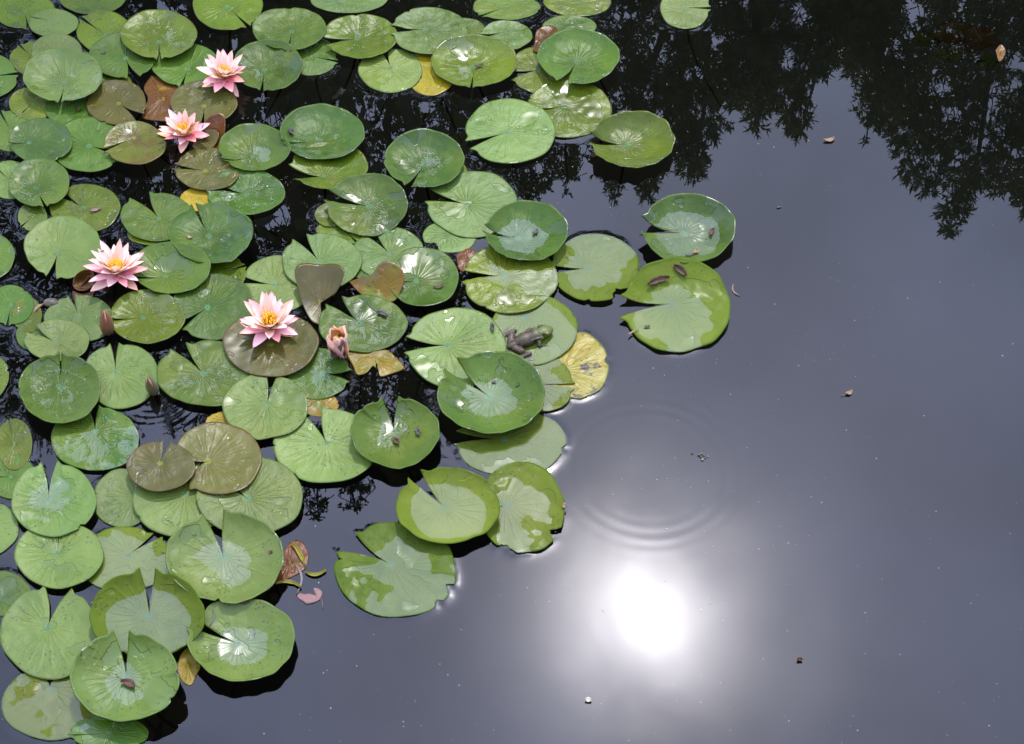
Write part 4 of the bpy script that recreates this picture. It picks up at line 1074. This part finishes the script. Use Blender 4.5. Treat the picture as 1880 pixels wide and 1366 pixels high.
for k, (px, py, r, mt, lb) in enumerate((
    (1705, 70, 34, 'olivelime', 'olive sunken leaf dimly seen under water, outermost of the sunken cluster'),
    (1752, 62, 40, 'orange', 'brown sunken leaf dimly seen under water in the middle of the sunken cluster'),
    (1742, 96, 26, 'olivelime', 'small green-brown sunken leaf under the sunken cluster'),
    (1800, 70, 44, 'orange', 'broad sunken leaf dimly seen beside the orange floating leaf'),
    (1815, 112, 24, 'olivelime', 'little olive sunken leaf just below the orange floating leaf'))):
    rr = random.Random(k + 40)
    ps = [(px + r * math.cos(a) * rr.uniform(0.6, 1.2), py - r * 0.62 * math.sin(a) * rr.uniform(0.6, 1.2), -34 + rr.uniform(-6, 6)) for a in [2 * math.pi * q / 11 for q in range(11)]]
    odd_leaf('sunken_leaf', lb, 'leaf', ps, (px, py, -36), mt, closed=True, bump=2.5, zmin=-1.0)

# ------------------------------------------------------------------ frog
def ellip(c, r, rot=None, nu=14, nv=10):
    V, F = [], []
    M = rot or Matrix.Identity(3)
    for i in range(nv + 1):
        t = math.pi * i / nv
        for k in range(nu):
            p = 2 * math.pi * k / nu
            q = M @ Vector((r[0] * math.sin(t) * math.cos(p), r[1] * math.sin(t) * math.sin(p), r[2] * math.cos(t)))
            V.append(Vector(c) + q)
    for i in range(nv):
        for k in range(nu):
            k2 = (k + 1) % nu
            F.append((i * nu + k, (i + 1) * nu + k, (i + 1) * nu + k2, i * nu + k2))
    return V, F

def limb(pts, radii):
    parts = [tube(pts, radii, 10)]
    for p, r in zip(pts, radii): parts.append(ellip(p, (r, r, r), nu=10, nv=6))
    return join(parts)

def frog():
    m, n, l, out = new_mat('frog_skin')
    tcn = N(n, 'ShaderNodeTexCoord'); sp = N(n, 'ShaderNodeSeparateXYZ'); l.new(tcn.outputs['Object'], sp.inputs[0])
    f = noise_tex(n, l, tcn.outputs['Object'], 130.0, 4.0, 0.6)
    f2 = noise_tex(n, l, tcn.outputs['Object'], 420.0, 3.0, 0.6)
    brown = mixc(n, l, ramp(n, l, f, 0.35, 0.7), (0.013, 0.0085, 0.003), (0.036, 0.024, 0.010))
    green = mixc(n, l, ramp(n, l, f, 0.35, 0.7), (0.0270, 0.0360, 0.0048), (0.0510, 0.0570, 0.0120))
    # olive green on the snout and along the jaw
    gx = math_node(n, l, 'ADD', sp.outputs[0], math_node(n, l, 'MULTIPLY', math_node(n, l, 'SUBTRACT', f, 0.5), 0.018))
    col = mixc(n, l, ramp(n, l, gx, 0.044, 0.062), brown, green)
    col = mixc(n, l, ramp(n, l, f2, 0.6, 0.72, 0.0, 0.6), col, (0.0132, 0.0084, 0.0048))
    b = N(n, 'ShaderNodeBsdfPrincipled'); l.new(col, b.inputs['Base Color']); b.inputs['Roughness'].default_value = 0.42
    b.inputs['Specular IOR Level'].default_value = 0.14
    bp = N(n, 'ShaderNodeBump'); bp.inputs['Strength'].default_value = 0.5; bp.inputs['Distance'].default_value = 0.0008
    l.new(f2, bp.inputs['Height']); l.new(bp.outputs[0], b.inputs['Normal']); l.new(b.outputs[0], out.inputs[0])
    a0, a1 = at(942, 634, 0.010), at(1014, 605, 0.014)
    L = (a1 - a0).length
    k = L / 0.088
    ang = math.atan2(a1.y - a0.y, a1.x - a0.x)
    parts = [ellip((0.006, 0, 0.006), (0.020, 0.0125, 0.0095)),           # rump
             ellip((0.028, 0, 0.010), (0.026, 0.0185, 0.0145)),           # trunk
             ellip((0.050, 0, 0.012), (0.020, 0.0175, 0.0125)),           # shoulders
             ellip((0.068, 0, 0.0145), (0.018, 0.0165, 0.0095)),          # head
             ellip((0.079, 0, 0.0135), (0.0105, 0.0115, 0.0072)),         # snout
             ellip((0.018, 0, 0.017), (0.012, 0.007, 0.004)),             # hump of the back
             ]
    for s in (-1, 1):
        parts.append(ellip((0.066, s * 0.0115, 0.0225), (0.0062, 0.0048, 0.0048)))           # brow over the eye
        parts.append(limb([(0.058, s * 0.0155, 0.0175), (0.040, s * 0.0150, 0.0185), (0.020, s * 0.0125, 0.0145)], [0.0018, 0.0016, 0.0012]))  # ridge along the flank
        parts.append(limb([(0.000, s * 0.008, 0.004), (0.008, s * 0.024, 0.0065), (0.020, s * 0.0355, 0.0045)], [0.0085, 0.0082, 0.0050]))   # thigh
        parts.append(limb([(0.020, s * 0.0355, 0.0045), (0.004, s * 0.036, 0.003), (-0.014, s * 0.028, 0.0015)], [0.0052, 0.0050, 0.0030])) # shank folded back
        parts.append(limb([(-0.014, s * 0.028, 0.0015), (0.002, s * 0.046, 0.0008), (0.020, s * 0.052, 0.0006)], [0.0030, 0.0022, 0.0012])) # foot
        for t in (-0.010, 0.0, 0.011):
            parts.append(limb([(0.004, s * 0.047, 0.0008), (0.022 + t * 0.3, s * 0.053 + t, 0.0005)], [0.0014, 0.0010]))                     # toes
        parts.append(limb([(0.050, s * 0.014, 0.008), (0.047, s * 0.025, 0.005), (0.061, s * 0.028, 0.001)], [0.0058, 0.0042, 0.0030]))     # arm
        for t in (-0.5, -0.15, 0.25, 0.6):
            parts.append(limb([(0.060, s * 0.028, 0.0012), (0.060 + 0.010 * math.cos(t), s * 0.028 + 0.010 * math.sin(t), 0.0006)], [0.0015, 0.0010]))  # fingers
    V, F = join(parts)
    tmp = bpy.data.meshes.new('tmp'); tmp.from_pydata([tuple(v) for v in V], [], F)
    o = bpy.data.objects.new('tmp', tmp); C.objects.link(o)
    rm = o.modifiers.new('r', 'REMESH'); rm.mode = 'VOXEL'; rm.voxel_size = 0.0009
    sm = o.modifiers.new('s', 'SMOOTH'); sm.iterations = 6; sm.factor = 0.5
    dg = bpy.context.evaluated_depsgraph_get()
    me = bpy.data.meshes.new_from_object(o.evaluated_get(dg))
    bpy.data.objects.remove(o)
    me.name = 'body'; me.materials.clear(); me.materials.append(m)
    me.polygons.foreach_set('use_smooth', [True] * len(me.polygons))
    root = empty('frog', (a0.x, a0.y, 0.0050), 'brown frog with green snout sitting half in water on the flooded pad', 'frog')
    root.rotation_euler = (0, 0, ang); root.scale = (k, k * 0.96, k * 0.86)
    link('body', me, root)
    eye = plain_mat('frog_eye', (0.16, 0.11, 0.02), (0.10, 0.07, 0.012), rough=0.08, scale=900.0, bump=0.0, spec=0.6)
    pup = plain_mat('frog_pupil', (0.004, 0.004, 0.004), (0.006, 0.005, 0.004), rough=0.06, bump=0.0, spec=0.6)
    drum = plain_mat('frog_eardrum', (0.10, 0.10, 0.03), (0.07, 0.06, 0.02), rough=0.35, scale=700.0)
    for s in (-1, 1):
        v, f_ = ellip((0.0685, s * 0.0142, 0.0232), (0.0036, 0.0026, 0.0034))
        e = link('eye', mesh('eye', v, f_, eye), root)
        v, f_ = ellip((0.0692, s * 0.0162, 0.0234), (0.0019, 0.0010, 0.0016))
        link('pupil', mesh('pupil', v, f_, pup), e)
        v, f_ = ellip((0.0575, s * 0.0162, 0.0150), (0.0036, 0.0012, 0.0034))
        link('eardrum', mesh('eardrum', v, f_, drum), root)
    # water line round the body for the film
    return root
frog()

# ------------------------------------------------------------------ small dead leaves, pods, twigs and crumbs
bpy.context.view_layer.update()
DG = bpy.context.evaluated_depsgraph_get()
def lying(px, py):
    """the surface under a photo pixel: leaf, film or water"""
    ok, loc, nor, idx, ob, mx = sc.ray_cast(DG, Vector((0, 0, H)), ray(px, py).normalized())
    return (loc, nor) if ok else (at(px, py, 0.0), Vector((0, 0, 1)))

def scrap(px, py, lpx, wpx, ang, mat, name, label, cat, z=4.0, curl=0.35, cup=0.5, stalk=0.0, lift=0.0):
    """little curled leaf; long lpx, wide wpx (pixels), pointing at image angle ang (degrees), lying at height z mm"""
    k = mpp(py)
    L, W = lpx * k * 0.88, wpx * k * 0.8
    c, nor = lying(px, py); c = c + Vector((0, 0, 0.0002))
    ns, nw = 10, 4
    V, F = [], []
    for i in range(ns + 1):
        s = i / ns; x = (s - 0.5) * L
        w = W * 0.5 * math.sin(math.pi * (0.04 + 0.92 * s)) ** 0.8
        zz = curl * L * (2 * s - 1) ** 2 * 0.35 + lift * s * L
        w *= 1 + 0.35 * noise.noise(Vector((s * 5, px, py)))
        by = L * 0.22 * math.sin(px) * (2 * s - 1) ** 2
        for j in range(nw + 1):
            q = 2 * j / nw - 1
            V.append((x, q * w + by, zz + cup * W * 0.5 * q * q + 0.0012 + 0.0006 * noise.noise(Vector((x * 200, q * 2 + px, py)))))
    for i in range(ns):
        for j in range(nw):
            a = i * (nw + 1) + j; F.append((a, a + nw + 1, a + nw + 2, a + 1))
    o = link(name, None) if stalk else None
    me = mesh('blade', V, F, mat)
    if stalk:
        o.empty_display_size = 0.01
        b = link('blade', me, o); sl = b.modifiers.new('thickness', 'SOLIDIFY'); sl.thickness = 0.0006
        st = stalk * k
        v, f = tube([(-L * 0.5, 0, curl * L * 0.35 + 0.001), (-L * 0.5 - st * 0.6, st * 0.1, 0.002), (-L * 0.5 - st, st * 0.25, 0.004)], 0.0006, 5)
        link('stalk', mesh('stalk', v, f, mat), o)
    else:
        o = link(name, me); sl = o.modifiers.new('thickness', 'SOLIDIFY'); sl.thickness = 0.0006
    o.location = c
    d = at(px + 10 * math.cos(R(ang)), py - 10 * math.sin(R(ang)), c.z) - c
    if nor.z < 0.6: nor = Vector((0, 0, 1))
    ex = (d - nor * d.dot(nor)).normalized(); ey = nor.cross(ex)
    o.rotation_euler = Matrix((ex, ey, nor)).transposed().to_euler()
    return tag(o, label, cat)

scrap(1206, 516, 52, 15, 20, DEAD, 'dead_leaf', 'long curled brown leaf in the pool of the largest open-water pad', 'dead leaf', z=7, curl=0.25, cup=0.9)
scrap(1250, 497, 34, 16, -35, DEAD, 'dead_leaf', 'plump brown leaf with stalk at the far rim of the largest open-water pad', 'dead leaf', z=12, curl=0.3, cup=0.8, stalk=18)
scrap(1305, 427, 22, 10, 65, DEAD, 'dead_leaf', 'small golden brown seed leaf in the pool of the raised open-water pad', 'dead leaf', z=11, stalk=16)
scrap(1278, 463, 16, 11, 50, TAN, 'petal_scrap', 'tan petal scrap at the near rim of the raised open-water pad', 'petal', z=12)
scrap(1266, 470, 18, 7, 10, DEADG, 'dead_leaf', 'dark sliver beside the tan petal scrap', 'dead leaf', z=11)
scrap(1188, 601, 12, 8, 5, DEADG, 'dead_leaf', 'tiny grey-purple flake in the flooded part of the largest open-water pad', 'dead leaf', z=5)
scrap(703, 577, 24, 11, -22, DEADG, 'seed_pod', 'dark tailed pod on the deep green pad', 'seed pod', z=9, curl=0.1, cup=0.8, stalk=22)
scrap(806, 529, 22, 8, 12, DEAD, 'seed_pod', 'slim brown pod on the cupped pad behind the curled leaf', 'seed pod', z=14, curl=0.2)
scrap(904, 603, 7, 26, 8, DEADG, 'dead_leaf', 'grey-brown sliver on the rim beside the frog pad', 'dead leaf', z=13)
scrap(983, 427, 14, 11, 40, DEADG, 'leaf_flake', 'grey flake in the pool of the crumpled pad', 'leaf flake', z=23)
scrap(768, 796, 8, 26, 15, DEADG, 'seed_pod', 'dark curved pod in the cupped heart-shaped pad', 'seed pod', z=14)
scrap(727, 812, 10, 26, 30, DEAD, 'dead_leaf', 'reddish shrivelled bit by the navel of the cupped heart-shaped pad', 'dead leaf', z=13)
scrap(907, 702, 9, 6, 10, DEADG, 'seed', 'dark seed in the big cupped pad, beside its wet patch', 'seed', z=22)
scrap(951, 707, 9, 5, 40, DEADG, 'seed', 'dark seed alone on the smooth side of the big cupped pad', 'seed', z=23)
scrap(238, 1256, 34, 18, -25, DEAD, 'dead_leaf', 'curled brown dead leaf with stalk on the heart pad', 'dead leaf', z=31, curl=0.3, cup=0.7, stalk=18)
scrap(392, 1135, 36, 4, 82, TWIG, 'twig', 'straight dark stick on the raised pad', 'twig', z=13, curl=0.02, cup=0.3)
scrap(448, 1107, 26, 6, 0, DEAD, 'dead_leaf', 'brown scrap on the far rim of the raised pad with the stick', 'dead leaf', z=24)
scrap(176, 387, 26, 9, 18, PINKL, 'leaf_flake', 'pinkish brown flake on the yellow-green pad', 'leaf flake', z=6)
scrap(879, 121, 18, 8, 15, DEAD, 'dead_leaf', 'brown scrap at the navel of the glossy pad', 'dead leaf', z=14)
scrap(533, 243, 9, 22, 20, DEADG, 'leaf_flake', 'purple-grey flake on the large hooded pad', 'leaf flake', z=24)
scrap(347, 437, 13, 8, -20, TAN, 'petal_scrap', 'tan crumb on the large raised pointed pad', 'petal', z=23)
scrap(145, 203, 6, 10, 0, DEAD, 'dead_leaf', 'small brown seed husk on the creased pad under the olive-grey pad', 'dead leaf', z=10)
scrap(191, 98, 9, 6, 20, DEADG, 'leaf_flake', 'dark flake on the wide-notched green pad under the far heart pad', 'leaf flake', z=14)
scrap(466, 657, 8, 6, 0, DEAD, 'leaf_flake', 'brown speck on the round olive flower pad', 'leaf flake', z=20)
scrap(497, 1014, 8, 7, 0, DEAD, 'seed', 'round brown seed near the rim of the big raised pad', 'seed', z=26)
scrap(188, 462, 8, 5, 0, DEAD, 'leaf_flake', 'brown flake beside the mirrored flower', 'leaf flake', z=12)
# on open water
scrap(1523, 259, 24, 11, 12, TAN, 'floating_leaf', 'tan leaf floating alone under the slim mirrored tree tops', 'floating leaf', z=0.5, curl=0.3)
scrap(1559, 723, 16, 10, 25, TAN, 'floating_leaf', 'tan folded leaf bit afloat on wide open water', 'floating leaf', z=0.5, curl=0.5, stalk=9)
scrap(1430, 381, 10, 4, 10, DEADG, 'floating_leaf', 'tiny dark husk afloat near the two open-water pads', 'floating leaf', z=0.5)
scrap(1090, 287, 14, 16, 60, DEAD, 'floating_leaf', 'brown leaf scrap afloat beside the lone pad with wavy rim', 'floating leaf', z=0.5)
scrap(1036, 929, 9, 12, 0, TAN, 'floating_leaf', 'orange-tan bit stuck at the rim of the tattered flooded pad', 'floating leaf', z=0.5)
scrap(1162, 610, 26, 4, 25, TAN, 'twig', 'pale bent twig touching the largest open-water pad, near side', 'twig', z=0.5, curl=0.15)
scrap(1346, 535, 34, 3, -60, TAN, 'twig', 'thin pale stem leaning off the largest open-water pad, far side', 'twig', z=6, curl=0.1)
scrap(1468, 1212, 11, 10, 0, DEAD, 'seed', 'round brown seed afloat near the sun glare', 'seed', z=0.5, curl=0.8, cup=0.9)
scrap(1080, 1286, 12, 12, 0, SPECK, 'petal_scrap', 'pale crumb afloat below the sun glare', 'petal', z=0.5, curl=0.7)
scrap(550, 1018, 66, 9, -58, LM['yellow'], 'leaf_strip', 'yellow rolled leaf strip slanting beside the sunken brown leaf', 'leaf strip', z=1.5, curl=0.05, cup=0.9)
scrap(580, 1057, 44, 9, 6, LM['yellow'], 'leaf_strip', 'short yellow rolled leaf strip crossing the dark twig', 'leaf strip', z=2.5, curl=0.05, cup=0.9)
scrap(532, 1070, 56, 9, -8, LM['yellow'], 'leaf_strip', 'orange-yellow rolled leaf strip reaching under the big raised pad', 'leaf strip', z=1.5, curl=0.05, cup=0.9)
scrap(554, 1060, 86, 5, 97, TWIG, 'twig', 'dark upright twig crossing the yellow leaf strips', 'twig', z=4, curl=0.02, cup=0.3)
scrap(566, 1100, 50, 26, -8, PINKL, 'floating_leaf', 'larger pink-brown leaf just awash below the yellow strips', 'floating leaf', z=0.6, curl=0.02, cup=0.02)
scrap(585, 1089, 30, 16, 115, PINKL, 'floating_leaf', 'smaller pink-brown leaf just awash below the yellow strips', 'floating leaf', z=1.6, curl=0.02, cup=0.02, stalk=22)

def stub():
    c = at(94, 557, 0.002)
    root = empty('sunken_stub', c, 'curled pale brown stub with bent stalk in dark water near the russet leaf', 'plant stub')
    v, f = ellip((0, 0, 0.002), (0.017, 0.012, 0.008))
    v = [p + Vector((0, 0, 0.0025 * noise.noise(p * 150))) for p in v]
    link('knob', mesh('knob', v, f, plain_mat('stub', (0.02, 0.015, 0.008), (0.05, 0.04, 0.025), rough=0.4, scale=120.0, bump=0.6, spec=0.15)), root)
    v, f = tube([(-0.012, -0.004, 0.002), (-0.024, -0.010, 0.003), (-0.030, -0.022, 0.002), (-0.036, -0.03, -0.004)], [0.004, 0.0042, 0.0035, 0.002], 8)
    link('stalk', mesh('stalk', v, f, TAN), root)
stub()

def clump():
    c = at(1285, 838, 0.0006)
    root = empty('debris_clump', c, 'small clump of bubbles and green crumbs afloat inside the ripple ring', 'debris')
    rnd = random.Random(3)
    gm = plain_mat('crumb', (0.10, 0.12, 0.03), (0.05, 0.05, 0.03), rough=0.2, scale=300.0)
    for i in range(9):
        r = rnd.uniform(0.0018, 0.004)
        v, f = ellip((rnd.uniform(-0.016, 0.016), rnd.uniform(-0.010, 0.010), r * 0.3), (r, r * 0.8, r * 0.7), nu=8, nv=6)
        link('crumb', mesh('crumb', v, f, gm if i % 2 else TWIG), root)
clump()

def specks():
    """pollen and dust floating all over the open water"""
    rnd = random.Random(21); V, F = [], []
    for i in range(430):
        x = rnd.uniform(480, 1880) if i % 4 else rnd.uniform(0, 900); y = rnd.uniform(10, 1366)
        if i % 4 and x < 1100 and y > 380 and y < 1100: x += 420
        p = at(x, y, 0.0006); r = rnd.choice((0.0006, 0.0007, 0.0008, 0.001, 0.0014)); n = 6; o = len(V); a0 = rnd.uniform(0, 6)
        for k in range(n): V.append((p.x + r * math.cos(a0 + k * 6.283 / n) * rnd.uniform(0.6, 1.2), p.y + r * math.sin(a0 + k * 6.283 / n) * rnd.uniform(0.6, 1.2), 0.0005))
        V.append((p.x, p.y, 0.0005 + r * 0.8))
        for k in range(n): F.append((o + k, o + (k + 1) % n, o + n))
    tag(link('floating_dust', mesh('floating_dust', V, F, SPECK, False)), 'pale dust and pollen specks scattered on the water', 'dust', kind='stuff')
specks()

raise_water()
